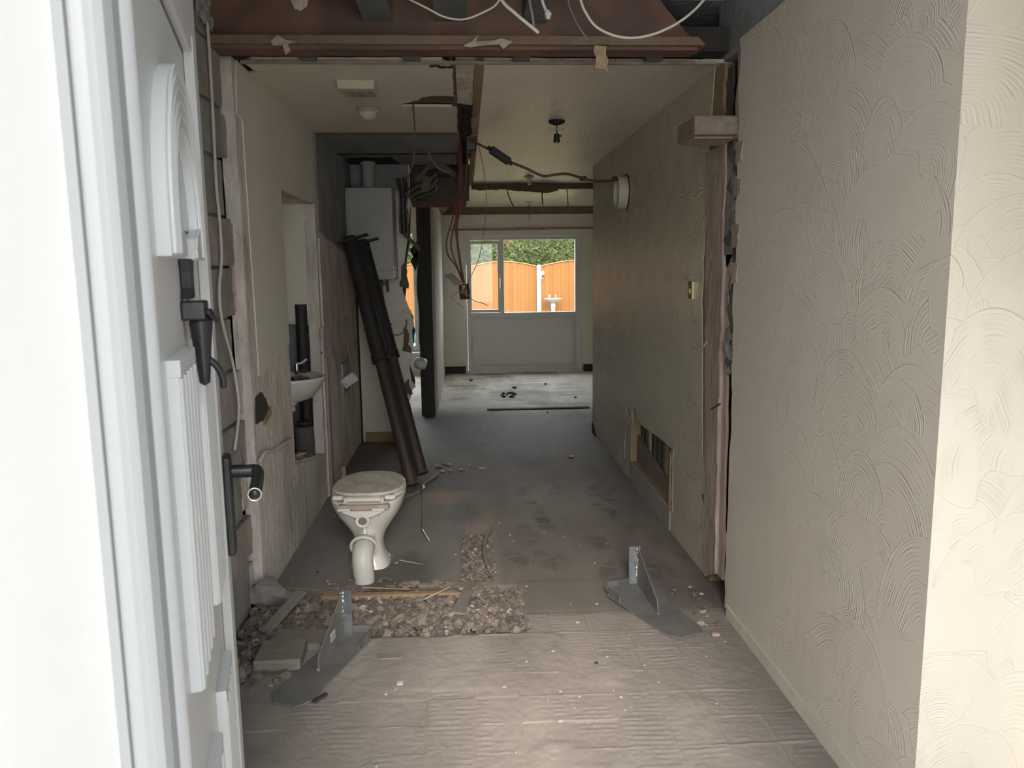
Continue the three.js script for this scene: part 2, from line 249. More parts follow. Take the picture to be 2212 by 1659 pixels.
const inChan = (x, z) => ss(-0.06, -0.035, x) * ss(0.13, 0.1, x) * ss(-4.35, -4.2, z) * ss(-3.3, -3.38, z) * ss(0.25, 0.5, fbm(0.3, (z + 8) * 0.2, 16, 3, 3) + 0.3);
function screedH(x, z) {
  const T = 0.155, N = (a, b, f, s) => vn(a * f + 300, b * f + 300, 9999, s) - 0.5;
  const zz = z + 0.012 * N(x, z, 5, 1) - 0.02 * x, row = Math.floor(zz / T), fz = zz / T - row, xo = x + (row & 1 ? 0 : 0) + 0.01 * N(x, z, 6, 2), col = Math.floor(xo / T), fx = xo / T - col;
  const lv = (hash(col + 50, row + 90, 8) - 0.5) * 0.0028;
  const ed = ss(0.02, 0.09, Math.min(fx, 1 - fx)) , comb = Math.sin((fz * 6 + 0.3 * N(x, z, 9, 4) + hash(col + 3, row + 5, 4)) * 2 * PI), dash = ss(0.12, 0.3, Math.abs(((x / 0.047 + 0.5 * N(x, z, 8, 41) + 50) % 1) - 0.5) * 1.0 + 0.12);
  const wear = ss(-0.05, 0.28, N(x, z, 7, 5) + 0.55 * N(x, z, 30, 6) + 0.5 * N(x, z * 0.3, 60, 26) + 0.3 * (hash(col + 17, row + 33, 2) - 0.6));
  let h = lv + ss(0.0, 0.6, comb) * 0.0013 * wear * ed * (0.35 + 0.65 * dash);
  const gz = Math.min(fz, 1 - fz) * T, gx = Math.min(fx, 1 - fx) * T;
  h += 0.0024 * Math.exp(-((gz / 0.0036) ** 2)) * ss(-0.2, 0.25, N(x, z * 0.4, 16, 9)) + 0.0016 * Math.exp(-((gx / 0.004) ** 2)) * ss(-0.1, 0.3, N(x * 0.4, z, 13, 12));
  const pt = ss(0.12, 0.3, N(x, z, 4.2, 15)); h = mix(h, 0.004 + 0.004 * N(x, z, 25, 16), pt * 0.8) + 0.0015 * N(x, z, 60, 17);
  return h;
}
const floor = struct('floor', 'bare concrete floor with ridged tile adhesive by the door');
obj('front_screed', field(-0.96, 1.1, -3.48, -1.75, 460, 420, (x, z) => {
  const t = inTrench(x, z), back = x < 0.2 ? ss(-3.36, -3.40, z) : ss(-3.11, -3.14, z + 0.012 * (vn(x * 9, 2, 99) - 0.5));
  const bed = -0.045 + 0.025 * vn(x * 14 + 40, z * 14 + 90, 999, 2) + 0.012 * vn(x * 50 + 40, z * 50 + 400, 9999, 4);
  return mix(mix(screedH(x, z), 0.001 + 0.002 * vn(x * 8 + 90, z * 8 + 90, 999, 3), back * (x < 0.2 ? 1 : 1)), bed, t) - (x >= 0.2 ? 0.006 * back : 0);
}), matScreed, floor);
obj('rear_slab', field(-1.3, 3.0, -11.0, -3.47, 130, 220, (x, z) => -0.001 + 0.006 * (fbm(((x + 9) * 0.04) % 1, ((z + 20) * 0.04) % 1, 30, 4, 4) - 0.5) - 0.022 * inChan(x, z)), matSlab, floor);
obj('hall_slab', [box2(-0.96, 3.0, -0.06, -0.003, -1.76, -0.1), box2(1.09, 3.0, -0.06, -0.003, -3.48, -1.75)], matScreed, floor);
obj('sub_base', [box2(-3.1, 3.05, -0.3, -0.07, -11.15, 0.05), box2(-3.1, -1.29, -0.08, -0.004, -11.0, -3.47)], mat.slab, floor);
obj('threshold_strip', box2(0.2, 1.27, 0.004, 0.012, -8.02, -7.96), mat.timberDark, floor);

// ───────── right side: artex wall with its return, then the torn junction and the papered corridor wall ─────────
const wallRight = struct('wall_right', 'cream wall of brush-swirled plaster on the right');
{
  const bl = rag([-3.04, 0.0], [-3.06, 2.31], 40, 0.028, 3);
  obj('swirled_face', exZ([[-1.80, 0], ...bl, [-1.80, 2.31]], XF + 0.05, 0.05), mat.artex, wallRight);
  obj('wall_core', box2(XF + 0.05, 1.35, 0, 2.31, -3.0, -1.80), mat.block, wallRight);
  obj('swirled_return', box2(XF, 3.0, 0, 2.9, -1.80, -1.67), mat.artex, wallRight);
  obj('plaster_edge', exZ([...rag([-3.075, 0.02], [-3.05, 1.05], 16, 0.012, 8), ...rag([-3.035, 1.05], [-3.035, 0.02], 16, 0.01, 9)], XF + 0.03, 0.025), mat.artexEdge, wallRight);
  obj('plaster_edge', exZ([...rag([-3.085, 1.95], [-3.07, 2.05], 5, 0.012, 18), [-3.03, 2.06], [-3.03, 1.94]], XF + 0.03, 0.022), mat.artexEdge, wallRight);
  obj('skirting_scar', exZ([[-1.8, 0.0], [-3.02, 0.0], ...rag([-3.02, 0.05], [-1.8, 0.056], 40, 0.004, 11)], XF + 0.004, 0.01), mat.artexEdge, wallRight);
  for (const [y0, y1, zc, s] of [[1.52, 1.62, -3.07, 5], [1.38, 1.47, -3.07, 6], [1.72, 1.79, -3.05, 7], [1.84, 1.93, -3.05, 8]])
    obj('plaster_patch', exZ([...rag([zc - 0.02, y0], [zc - 0.025, y1], 5, 0.012, s), ...rag([zc + 0.05, y1 - 0.01], [zc + 0.045, y0 + 0.01], 5, 0.02, s + 30)], XF + 0.001, 0.004), mat.pink, wallRight);
}
const junction = struct('wall_junction_right', 'broken masonry edge where a cross wall was knocked out');
{
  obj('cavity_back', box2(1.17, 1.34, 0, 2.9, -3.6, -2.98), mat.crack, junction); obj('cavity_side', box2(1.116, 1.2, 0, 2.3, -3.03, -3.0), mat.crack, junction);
  obj('pink_plaster', exZ([...rag([-3.295, 0.08], [-3.30, 1.96], 46, 0.016, 21), ...rag([-3.57, 1.96], [-3.51, 1.1], 16, 0.012, 22), ...rag([-3.51, 1.1], [-3.45, 0.0], 18, 0.012, 422)], 1.112, 0.016), mat.pink, junction);
  obj('pink_plaster', exZ([...rag([-3.235, 0.07], [-3.25, 1.45], 30, 0.014, 23), ...rag([-3.315, 1.45], [-3.31, 0.07], 20, 0.008, 24)], 1.124, 0.012, null), mat.pinkPale, junction);
  obj('masonry_core', exZ([...rag([-3.20, 1.5], [-3.20, 1.96], 14, 0.03, 25), ...rag([-3.33, 1.96], [-3.31, 1.5], 10, 0.015, 26)], 1.122, 0.018), mat.block, junction);
  obj('masonry_core', exZ([...rag([-3.40, 2.05], [-3.38, 2.30], 9, 0.02, 27), ...rag([-3.50, 2.30], [-3.47, 2.05], 9, 0.01, 28)], 1.125, 0.015), mat.ochre, junction);
  obj('masonry_core', exZ([...rag([-3.05, 2.0], [-3.05, 2.31], 7, 0.01, 29), [-3.11, 2.31], ...rag([-3.105, 2.28], [-3.12, 2.0], 7, 0.014, 429)], 1.085, 0.012), mat.pink, junction);
  for (let k = 0; k < 26; k++) { const g2 = chunk(0.022 + 0.03 * hash(k, 1, 52), 340 + k, 1.2); g2.scale(0.5, 1, 1).translate(1.13 - 0.02 * hash(k, 4, 52), 1.02 + 0.036 * k, -3.22 + 0.07 * (hash(k, 2, 52) - 0.5)); obj('mortar_lump', g2, k % 2 ? mat.blockDark : mat.block, junction); }
  obj('brown_strip', exZ([...rag([-3.34, 2.05], [-3.33, 2.28], 7, 0.014, 431), ...rag([-3.42, 2.28], [-3.41, 2.05], 7, 0.01, 432)], 1.14, 0.012), mat.blockDark, junction);
  for (let k = 0; k < 15; k++) { const y = 0.12 + k * 0.128; const g = chunk(0.03 + 0.018 * hash(k, 1, 2), 40 + k, 1.1); g.scale(0.6, 1, 1).translate(1.14, y + 0.03 * hash(k, 3, 2), -3.19 + 0.08 * (hash(k, 2, 2) - 0.5)); if (hash(k, 9, 2) > 0.35) obj('mortar_lump', g, k % 3 ? mat.strip2 : mat.block, junction); }
}
const wallCorr = struct('wall_corridor_right', 'olive cream wall with pressed fan wallpaper');
{
  const hole = [[-5.13, 0.14], [-4.11, 0.125], [-4.11, 0.47], [-4.4, 0.47], [-4.72, 0.455], [-4.95, 0.455], [-5.02, 0.53], [-5.1, 0.49], [-5.12, 0.4]];
  obj('ochre_layer', exZ([[-6.75, 0], [-3.40, 0], ...rag([-3.44, 0.02], [-3.50, 1.2], 20, 0.012, 41), ...rag([-3.52, 1.2], [-3.42, 2.31], 14, 0.012, 43), [-6.75, 2.31]], XR + 0.10, 0.098, [hole]), mat.ochre, wallCorr);
  const edge = [...rag([-3.47, 0.0], [-3.52, 0.33], 8, 0.01, 44), [-3.56, 0.36], [-3.49, 0.40], [-3.47, 0.52], ...rag([-3.545, 0.56], [-3.60, 1.25], 18, 0.01, 45), ...rag([-3.61, 1.25], [-3.57, 1.9], 14, 0.014, 46), ...rag([-3.56, 1.9], [-3.50, 2.31], 8, 0.008, 47)];
  obj('fan_wallpaper', exZ([[-6.75, 0], ...edge, [-6.75, 2.31]], XR, 0.004, [hole]), mat.fan, wallCorr);
  obj('cavity_board', box2(XR + 0.06, XR + 0.075, 0.1, 0.6, -5.2, -4.05), mat.plasterboard, wallCorr);
  for (let k = 0; k < 9; k++) obj('dark_stripe', box2(XR + 0.052, XR + 0.0605, 0.2 + 0.03 * hash(k, 1, 6), 0.54, -5.08 + k * 0.105, -5.08 + k * 0.105 + 0.035 + 0.03 * hash(k, 2, 6)), k % 4 == 2 ? mat.pink : mat.mould, wallCorr);
  obj('cavity_board', exZ([[-5.1, 0.13], [-4.12, 0.13], [-4.12, 0.23], [-4.5, 0.24], [-5.1, 0.33]], XR + 0.05, 0.02), mat.plasterboard, wallCorr);
  obj('torn_edge', exZ([...rag([-4.125, 0.13], [-4.12, 0.45], 8, 0.006, 51), [-4.095, 0.45], [-4.1, 0.13]], XR + 0.002, 0.012), mat.timberPale, wallCorr);
  obj('pale_plinth', exZ([[-5.14, 0.0], [-4.1, 0.0], [-4.1, 0.12], [-5.14, 0.14]], XR - 0.002, 0.006), mat.plinth, wallCorr);
  obj('end_face', box2(XR - 0.002, XR + 0.10, 0, 2.31, -6.77, -6.75), mat.fan, wallCorr);
  obj('dark_skirting', exZ([[-6.75, 0], [-6.55, 0], [-6.6, 0.04], [-6.75, 0.10]], XR - 0.005, 0.006), mat.timberDark, wallCorr);
}

// ───────── left side ─────────
const wallLeft = struct('wall_left', 'stripped left corridor wall with a wash basin recess');
{
  const rz0 = -4.08, rz1 = -4.94;   // recess
  obj('stripped_plaster', exZ([...rag([-3.34, 0.0], [-3.34, 2.31], 44, 0.014, 64).reverse(), [-3.34, 0], [-5.12, 0.0], [-5.12, 2.31]].filter((p, i, a) => i === 0 || p[0] !== a[i - 1][0] || p[1] !== a[i - 1][1]), XL, 0.06,
    [[[rz0, 0.44], ...rag([rz0, 0.46], [rz0, 1.86], 24, 0.008, 65), [rz1, 1.86], ...rag([rz1, 1.86], [rz1 + 0.02, 0.30], 20, 0.012, 66), [-4.5, 0.36]]]), mat.strip, wallLeft);
  obj('dark_cavity', exZ([...rag([-3.36, 0.80], [-3.38, 0.915], 4, 0.012, 61), ...rag([-3.47, 0.925], [-3.575, 0.86], 4, 0.012, 62), ...rag([-3.60, 0.83], [-3.50, 0.795], 3, 0.01, 63)], XL + 0.004, 0.012), mat.chipDark, wallLeft); obj('broken_brick_edge', exZ([...rag([-3.50, 0.80], [-3.60, 0.835], 4, 0.006, 163), ...rag([-3.61, 0.80], [-3.48, 0.77], 3, 0.006, 164)], XL + 0.012, 0.02), mat.ochre, wallLeft);
  // painted skin that stops at a ragged line
  obj('cream_paint', exZ([...rag([-3.46, 1.03], [-3.44, 2.08], 14, 0.01, 67), ...rag([-3.36, 2.09], [-3.40, 2.31], 4, 0.012, 167), [-4.94, 2.31], [-4.99, 2.31], ...rag([-4.99, 2.31], [-4.97, 1.1], 12, 0.006, 68), [rz1 - 0.002, 1.1], [rz1 - 0.002, 1.862], [rz0 + 0.002, 1.862], ...rag([rz0 + 0.004, 1.86], [rz0 + 0.004, 1.08], 6, 0.002, 70), ...rag([rz0 + 0.01, 1.08], [-3.46, 1.0], 12, 0.012, 69)], XL + 0.005, 0.006), mat.cream, wallLeft);
  // recess lining
  obj('recess_side', box2(-1.26, XL - 0.05, 1.13, 1.87, rz1 - 0.02, rz1), mat.creamLight, wallLeft);
  obj('recess_edge', exF([...rag([-1.26, 1.135], [-0.93, 1.125], 12, 0.012, 72), [-0.925, 1.16], [-0.955, 1.165], [-1.0, 1.15], [-1.26, 1.15]], rz1 - 0.012, 0.016), mat.strip2, wallLeft);
  obj('recess_side', box2(-0.985, XL - 0.002, 0.2, 2.2, rz1 - 0.03, rz1 - 0.002), mat.strip, wallLeft);
  obj('recess_head', box2(-1.26, XL - 0.06, 1.86, 1.89, rz1, rz0), mat.cream, wallLeft);
  obj('recess_back', box2(-1.29, -1.25, 0.2, 1.9, rz1 - 0.3, rz0 + 0.03), mat.greyWall, wallLeft);
  obj('recess_near_side', box2(-1.26, XL - 0.06, 0.2, 1.9, rz0, rz0 + 0.03), mat.strip2, wallLeft);
  obj('duct_back', box2(-1.29, -0.93, 0.2, 1.14, -5.2, -5.16), mat.darkWall, wallLeft);
  for (const [x0, x1, y0, y1, m] of [[-1.06, -0.93, 0.88, 0.93, mat.greyWall], [-1.03, -0.94, 0.62, 0.7, mat.greyWall], [-0.985, -0.935, 0.95, 1.05, mat.blockB], [-1.1, -0.94, 0.28, 0.47, mat.block], [-0.98, -0.93, 0.5, 0.62, mat.blockB], [-1.06, -0.94, 1.02, 1.07, mat.blockB]]) obj('brick', box2(x0, x1, y0, y1, -5.12, -5.0, 0.01), m, wallLeft);
  obj('ledge', [exZ([[-3.98, 0.0], [-4.96, 0.0], [-4.96, 0.29], [-4.6, 0.36], [-4.08, 0.455], [-3.98, 0.47]], -0.93, 0.32)], mat.strip2, wallLeft);
  for (let k = 0; k < 46; k++) { const z = mix(-4.9, -4.1, hash(k, 1, 13)), x = mix(-1.2, -0.94, hash(k, 2, 13)); const g = chunk(0.012 + 0.03 * hash(k, 3, 13) ** 2, 200 + k, 0.45); g.rotateY(6 * hash(k, 4, 13)).translate(x, mix(0.30, 0.465, (z + 4.9) / 0.8) + 0.005, z); obj('plaster_lump', g, [mat.rubbleA, mat.rubbleB, mat.strip2][k % 3], wallLeft); }
  obj('broken_board', exY([[-1.12, -4.62], [-0.98, -4.5], [-0.94, -4.66], [-1.05, -4.8]], 0.375, 0.012).rotateZ(0.05), mat.paper, wallLeft);
  // wall beyond the recess, bare
  obj('bare_wall', exZ([[-5.11, 0], [-6.75, 0], [-6.75, 2.31], [-5.11, 2.31]], XL - 0.001, 0.06), mat.strip2, wallLeft);
  obj('dark_skin', exZ([[-5.10, 2.31], ...rag([-5.10, 2.31], [-5.08, 1.72], 10, 0.008, 81), ...rag([-5.10, 1.70], [-6.5, 1.55], 14, 0.02, 82), [-6.75, 1.5], [-6.75, 2.31]], XL + 0.004, 0.005), mat.darkWall, wallLeft);
  obj('stripped_pier', exZ([...rag([-4.97, 0.0], [-4.98, 1.10], 12, 0.012, 83), ...rag([-5.03, 1.1], [-5.02, 1.66], 8, 0.008, 84), ...rag([-5.2, 1.64], [-5.26, 0.9], 12, 0.02, 85), ...rag([-5.4, 0.85], [-5.5, 0.0], 10, 0.02, 86)], XL + 0.012, 0.014), mat.strip, wallLeft);
  obj('stripped_pier', exZ([...rag([-5.0, 0.05], [-5.02, 0.62], 8, 0.02, 87), [-5.03, 0.9], [-5.06, 0.9], ...rag([-5.1, 0.6], [-5.12, 0.05], 8, 0.02, 88)], XL + 0.022, 0.012), mat.pink, wallLeft);
  obj('pipe_chase', box2(XL - 0.004, XL + 0.012, 0.55, 0.78, -6.05, -5.72), mat.voidDark, wallLeft);
}
// knocked-through edge of the front hall: toothed block ends, each its own block
const hallLeft = struct('wall_hall_left', 'grey front hall wall ending in broken block courses');
{
  obj('grey_plaster', exZ([[-0.62, 0], ...rag([-2.99, 0.0], [-2.99, 2.42], 30, 0.02, 91), [-0.62, 2.42]], -0.95, 0.06), mat.greyWall, hallLeft);
  obj('cavity_back', box2(-1.14, -1.02, 0, 2.7, -3.42, -2.9), mat.voidDark, hallLeft);
  obj('mortar_bed', box2(-1.0, -0.962, 0, 2.6, -3.19, -2.9), mat.block, hallLeft);
  let y = 0; for (let k = 0; k < 12; k++) { const h = 0.19 + 0.04 * hash(k, 1, 17), z0 = -3.22 + 0.07 * (hash(k, 2, 17) - 0.5), dx = 0.02 * (hash(k, 3, 17) - 0.5);
    const pts = [...rag([-2.94, y + 0.006], [z0, y + 0.006], 6, 0.006, 100 + k).reverse().reverse(), ...rag([z0, y + 0.008], [z0 + 0.03 * (hash(k, 6, 17) - 0.5), y + h - 0.008], 6, 0.014, 130 + k), ...rag([z0, y + h - 0.006], [-2.94, y + h - 0.006], 6, 0.005, 160 + k)];
    obj('block', exZ(pts, -0.945 + dx, 0.09, null, 0.004), k % 3 == 1 ? mat.blockB : mat.block, hallLeft);
    if (hash(k, 7, 17) > 0.3) obj('mortar', exZ([...rag([z0 - 0.005, y + 0.03], [z0 - 0.005, y + h - 0.02], 5, 0.012, 190 + k).reverse(), ...rag([-3.33, y + 0.02], [-3.335, y + h - 0.02], 5, 0.016, 220 + k)], -0.955, 0.05), [mat.strip, mat.pink, mat.strip2, mat.blockB][k % 4], hallLeft);
    y += h; }
}
const wallBoiler = struct('wall_boiler', 'cream end wall behind the boiler with a torn right edge');
{
  const e = [[-0.435, 2.31], [-0.44, 1.99], [-0.475, 1.69], [-0.50, 1.54], [-0.526, 1.29], [-0.498, 1.195], [-0.452, 1.06], [-0.44, 1.0], [-0.458, 0.95], [-0.452, 0.82], [-0.492, 0.65], [-0.475, 0.52], [-0.44, 0.47], [-0.50, 0.41], [-0.49, 0.36], [-0.538, 0.29], [-0.50, 0.19], [-0.52, 0.1], [-0.515, 0]];
  obj('cream_board', exF([[-0.90, 0], [-0.90, 2.31], ...e], -6.625, 0.025), mat.cream, wallBoiler);
  obj('dark_top', exF([[-0.92, 2.0], ...rag([-0.92, 2.31], [-0.45, 2.31], 2, 0.0, 3), ...rag([-0.45, 2.1], [-0.9, 2.06], 8, 0.02, 4)], -6.6, 0.004), mat.darkWall, wallBoiler);
  obj('board_core', exF([[-0.92, 0], [-0.92, 2.31], ...e.map(([x, y], i) => [x - 0.02 + 0.05 * hash(i, 4, 4), y])], -6.66, 0.034), mat.timberDark, wallBoiler);
  obj('skirting', box2(-0.88, -0.52, 0, 0.085, -6.6, -6.585, 0.003), mat.ochre, wallBoiler);
  for (const [a, b] of [[0.99, 0.76], [0.54, 0.40], [0.33, 0.17], [1.52, 1.30]]) obj('torn_flap', exF([...rag([-0.50, a], [-0.47, b], 6, 0.02, a * 50 | 0), ...rag([-0.54, b + 0.02], [-0.53, a - 0.03], 5, 0.02, b * 50 | 0)], -6.596, 0.004), mat.paperOlive, wallBoiler);
}
const partition = struct('wall_partition', 'white partition wall of the back room');
obj('white_face', box2(-0.45, -0.31, 0, 2.30, -10.95, -7.9), mat.partition, partition);

// ───────── back wall with its window, shell ─────────
const wallBack = struct('wall_back', 'pale back wall round the window');
{
  obj('plaster', exF([[-3.0, -0.1], [3.0, -0.1], [3.0, 2.6], [-3.0, 2.6]], -11.15, 0.2, [[[0.0, 0.03], [0.0, 1.925], [1.63, 1.925], [1.63, 0.03]], [[-2.3, 0.32], [-2.3, 2.02], [-0.64, 2.02], [-0.64, 0.32]]]), mat.creamLight, wallBack);
  obj('coving', exZ([[-10.95, 2.20], [-10.93, 2.20], [-10.86, 2.285], [-10.86, 2.30], [-10.95, 2.30]], 2.9, 3.2), mat.timber, wallBack);
  obj('coving', exF([[-0.31, 2.20], [-0.29, 2.20], [-0.20, 2.285], [-0.20, 2.3], [-0.31, 2.3]], -10.9, 2.8), mat.timber, wallBack);
  obj('skirting', [box2(-0.31, -0.02, 0, 0.1, -10.95, -10.93), box2(1.66, 2.9, 0, 0.1, -10.95, -10.93)], mat.timberDark, wallBack);
}
const railWood = smesh('trim_1', [box2(-0.22, 0.75, 1.985, 2.015, -10.95, -10.93), box2(0.7, 1.16, 1.988, 2.022, -10.95, -10.928), box2(1.17, 2.6, 1.992, 2.026, -10.95, -10.93)], mat.timberPale, 'bare wooden curtain batten above the window');
for (const x of [0.18, 0.66, 1.08, 1.6]) obj('screw_hole', box2(x - 0.008, x + 0.008, 2.0, 2.012, -10.931, -10.926), mat.chipDark, railWood);
{ // window_1: small opening light on the left, fixed pane on the right, panel below
  const w = struct('window_1', 'white window and panel unit looking onto the garden'), Z = -10.95;
  obj('window_frame', exF([[0.02, 0.03], [1.6, 0.03], [1.6, 1.905], [0.02, 1.905]], Z - 0.06, 0.065, [[[0.075, 0.85], [0.475, 0.85], [0.475, 1.855], [0.075, 1.855]], [[0.54, 0.85], [1.54, 0.85], [1.54, 1.855], [0.54, 1.855]], [[0.075, 0.1], [1.54, 0.1], [1.54, 0.785], [0.075, 0.785]]], 0.004), mat.upvcDim, w);
  const sash = obj('opening_sash', exF([[0.045, 0.855], [0.49, 0.855], [0.49, 1.84], [0.045, 1.84]], Z - 0.05, 0.068, [[[0.085, 0.895], [0.45, 0.895], [0.45, 1.8], [0.085, 1.8]]], 0.004), mat.upvcDim, w);
  obj('window_handle', [box2(0.474, 0.492, 1.24, 1.33, Z + 0.018, Z + 0.03, 0.003), rod([0.483, 1.30, Z + 0.04], [0.480, 1.19, Z + 0.045], 0.007)], mat.brass, sash);
  obj('pane', box2(0.085, 0.45, 0.895, 1.80, Z - 0.03, Z - 0.026), mat.glass, w);
  obj('pane', box2(0.54, 1.54, 0.85, 1.855, Z - 0.03, Z - 0.026), mat.glass, w);
  obj('infill_panel', [box2(0.075, 1.54, 0.10, 0.785, Z - 0.05, Z - 0.02)], mat.upvcDim, w);
  obj('panel_bead', exF([[0.077, 0.102], [1.538, 0.102], [1.538, 0.783], [0.077, 0.783]], Z - 0.02, 0.015, [[[0.1, 0.125], [1.515, 0.125], [1.515, 0.758], [0.1, 0.758]]], 0.003), mat.upvcDim, w);
  obj('reveal_lining', exF([[1.605, 0.03], [1.64, 0.03], [1.64, 1.93], [-0.01, 1.93], [-0.01, 0.03], [0.017, 0.03], [0.017, 1.908], [1.605, 1.908]], Z - 0.12, 0.124), mat.upvc, w);
  const w2 = struct('window_2', 'white framed window of the left back room'); const F = [[-2.3, -2.23], [-1.5, -1.44], [-0.72, -0.64]];
  obj('window_frame', exF([[-2.3, 0.32], [-0.64, 0.32], [-0.64, 2.02], [-2.3, 2.02]], Z - 0.1, 0.07, [[[-2.23, 0.4], [-1.5, 0.4], [-1.5, 1.95], [-2.23, 1.95]], [[-1.44, 0.4], [-0.72, 0.4], [-0.72, 1.95], [-1.44, 1.95]]], 0.004), mat.upvc, w2);
  for (const [a, b] of [[-2.23, -1.5], [-1.44, -0.72]]) obj('pane', box2(a, b, 0.40, 1.95, Z - 0.065, Z - 0.06), mat.glass, w2);
  obj('window_sill', box2(-2.35, -0.6, 0.29, 0.32, Z - 0.1, Z + 0.12, 0.006), mat.upvc, w2);
}
smesh('wall_outer_left', [box2(-3.15, -3.0, -0.1, 2.9, -11.15, 0.1), box2(-3.0, -0.9, -0.1, 2.9, -6.76, -6.662), box2(-1.35, -1.3, 0, 2.9, -6.75, -2.9), box2(-1.32, -0.97, 0, 2.9, -2.9, -0.62)], mat.block);
smesh('wall_outer_right', [box2(3.0, 3.15, -0.1, 2.9, -11.15, 0.1), box2(1.35, 3.0, 0, 2.9, -6.76, -3.0)], mat.white);
smesh('roof', box2(-3.2, 3.2, 2.9, 3.05, -11.4, 0.5), mat.voidDark, 'dark underside of the roof');

// ───────── ceilings ─────────
const ceil = struct('ceiling', 'corridor ceiling split by the slot of a removed partition');
{
  const l = rag([-0.03, -5.12], [-0.025, -4.33], 10, 0.006, 301).concat([[-0.30, -4.32], ...rag([-0.33, -4.31], [-0.16, -4.06], 8, 0.02, 302), ...rag([-0.1, -4.06], [-0.03, -4.07], 3, 0.01, 303)], rag([-0.04, -4.05], [-0.035, -3.5], 8, 0.008, 304), rag([-0.08, -3.40], [-0.86, -3.405], 26, 0.008, 305), rag([-0.90, -3.44], [-0.88, -3.62], 5, 0.01, 306));
  obj('left_board', exY([[-1.0, -3.66], [-1.0, -5.12], ...l], CH, 0.014), mat.cream, ceil);
  obj('left_bare_board', exY([[-1.0, -5.12], [-1.0, -5.97], [-0.02, -5.97], [-0.02, -5.12]], CH - 0.001, 0.014), mat.darkWall, ceil);
  obj('left_bare_board', exY([[-1.0, -5.985], [-1.0, -6.4], ...rag([-0.95, -6.25], [-0.55, -6.22], 10, 0.03, 307), ...rag([-0.5, -6.66], [-0.03, -6.66], 2, 0, 308), [-0.03, -5.985]], CH + 0.004, 0.014), mat.darkWall, ceil);
  obj('edge_batten', [box2(-0.92, -0.03, CH - 0.008, CH + 0.01, -5.135, -5.1)], mat.timber, ceil);
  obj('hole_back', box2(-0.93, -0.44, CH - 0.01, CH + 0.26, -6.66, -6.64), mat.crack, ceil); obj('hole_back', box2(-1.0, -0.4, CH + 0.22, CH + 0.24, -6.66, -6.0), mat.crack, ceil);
  obj('edge_batten', [box2(-0.92, -0.03, CH - 0.012, CH, -5.985, -5.965)], mat.timberDark, ceil);
  obj('right_board', exY([...rag([0.095, -3.41], [0.10, -8.06], 60, 0.008, 309), [3.0, -8.06], [3.0, -6.75], [1.22, -6.75], ...rag([1.16, -3.42], [0.12, -3.405], 24, 0.006, 310)], CH, 0.014), mat.ceilR, ceil);
  obj('slot_rail', box2(0.06, 0.1, CH - 0.002, CH + 0.1, -8.0, -3.42), mat.timberPale, ceil);
  obj('slot_rail', box2(-0.05, -0.022, CH + 0.002, CH + 0.1, -6.6, -3.42), mat.timber, ceil);
  obj('slot_fill', exY(rag([-0.03, -3.42], [-0.03, -4.25], 6, 0.01, 311).concat(rag([0.06, -4.32], [0.06, -3.42], 6, 0.01, 312)), CH + 0.006, 0.05), mat.strip2, ceil);
  for (const [z0, z1, s] of [[-4.62, -4.9, 1], [-5.2, -5.55, 2], [-6.9, -7.4, 3]]) obj('plaster_remnant', exY(rag([0.055, z0], [0.055, z1], 5, 0.012, 320 + s).concat(rag([0.1, z1], [0.1, z0], 5, 0.008, 330 + s)), CH - 0.006, 0.008), mat.insul, ceil);
  obj('lath_void', box2(-1.0, 1.3, CH + 0.25, CH + 0.27, -8.1, -3.42), mat.voidDark, ceil);
  obj('joist', box2(-0.92, 1.2, CH + 0.016, CH + 0.2, -4.31, -4.27), mat.timber, ceil);
  obj('header_board', [exF([[-0.47, 2.07], [0.05, 2.05], [0.05, 2.56], [-0.55, 2.56], [-0.55, 2.31], [-0.47, 2.31]], -7.02, 0.02)], mat.paperOlive, ceil);
  obj('noggin_board', exF(rag([-0.45, 2.0], [0.02, 2.0], 8, 0.006, 507).concat(rag([0.03, 2.055], [-0.46, 2.06], 8, 0.006, 508)), -7.04, 0.05), mat.timber, ceil);
  obj('far_left_board', box2(-0.32, 0.05, CH - 0.06, CH - 0.04, -7.9, -6.7), mat.paperOlive, ceil);
  obj('far_left_batten', [box2(-0.52, 0.05, CH - 0.09, CH - 0.045, -7.95, -7.86), box2(-0.02, 0.06, CH - 0.08, CH, -7.96, -6.6)], mat.timber, ceil);
}
smesh('ceiling_back', box2(-3.0, 3.0, 2.295, 2.33, -10.95, -8.12), mat.ceilBack, 'back room ceiling with shiny swirled plaster');
smesh('ceiling_left_room', box2(-3.0, -0.5, 2.30, 2.33, -8.12, -6.7), mat.ceilBack);
smesh('trim_2', [box2(0.08, 1.4, 2.255, 2.31, -8.13, -8.07, 0.004)], mat.timber, 'dark batten across the opening to the back room');
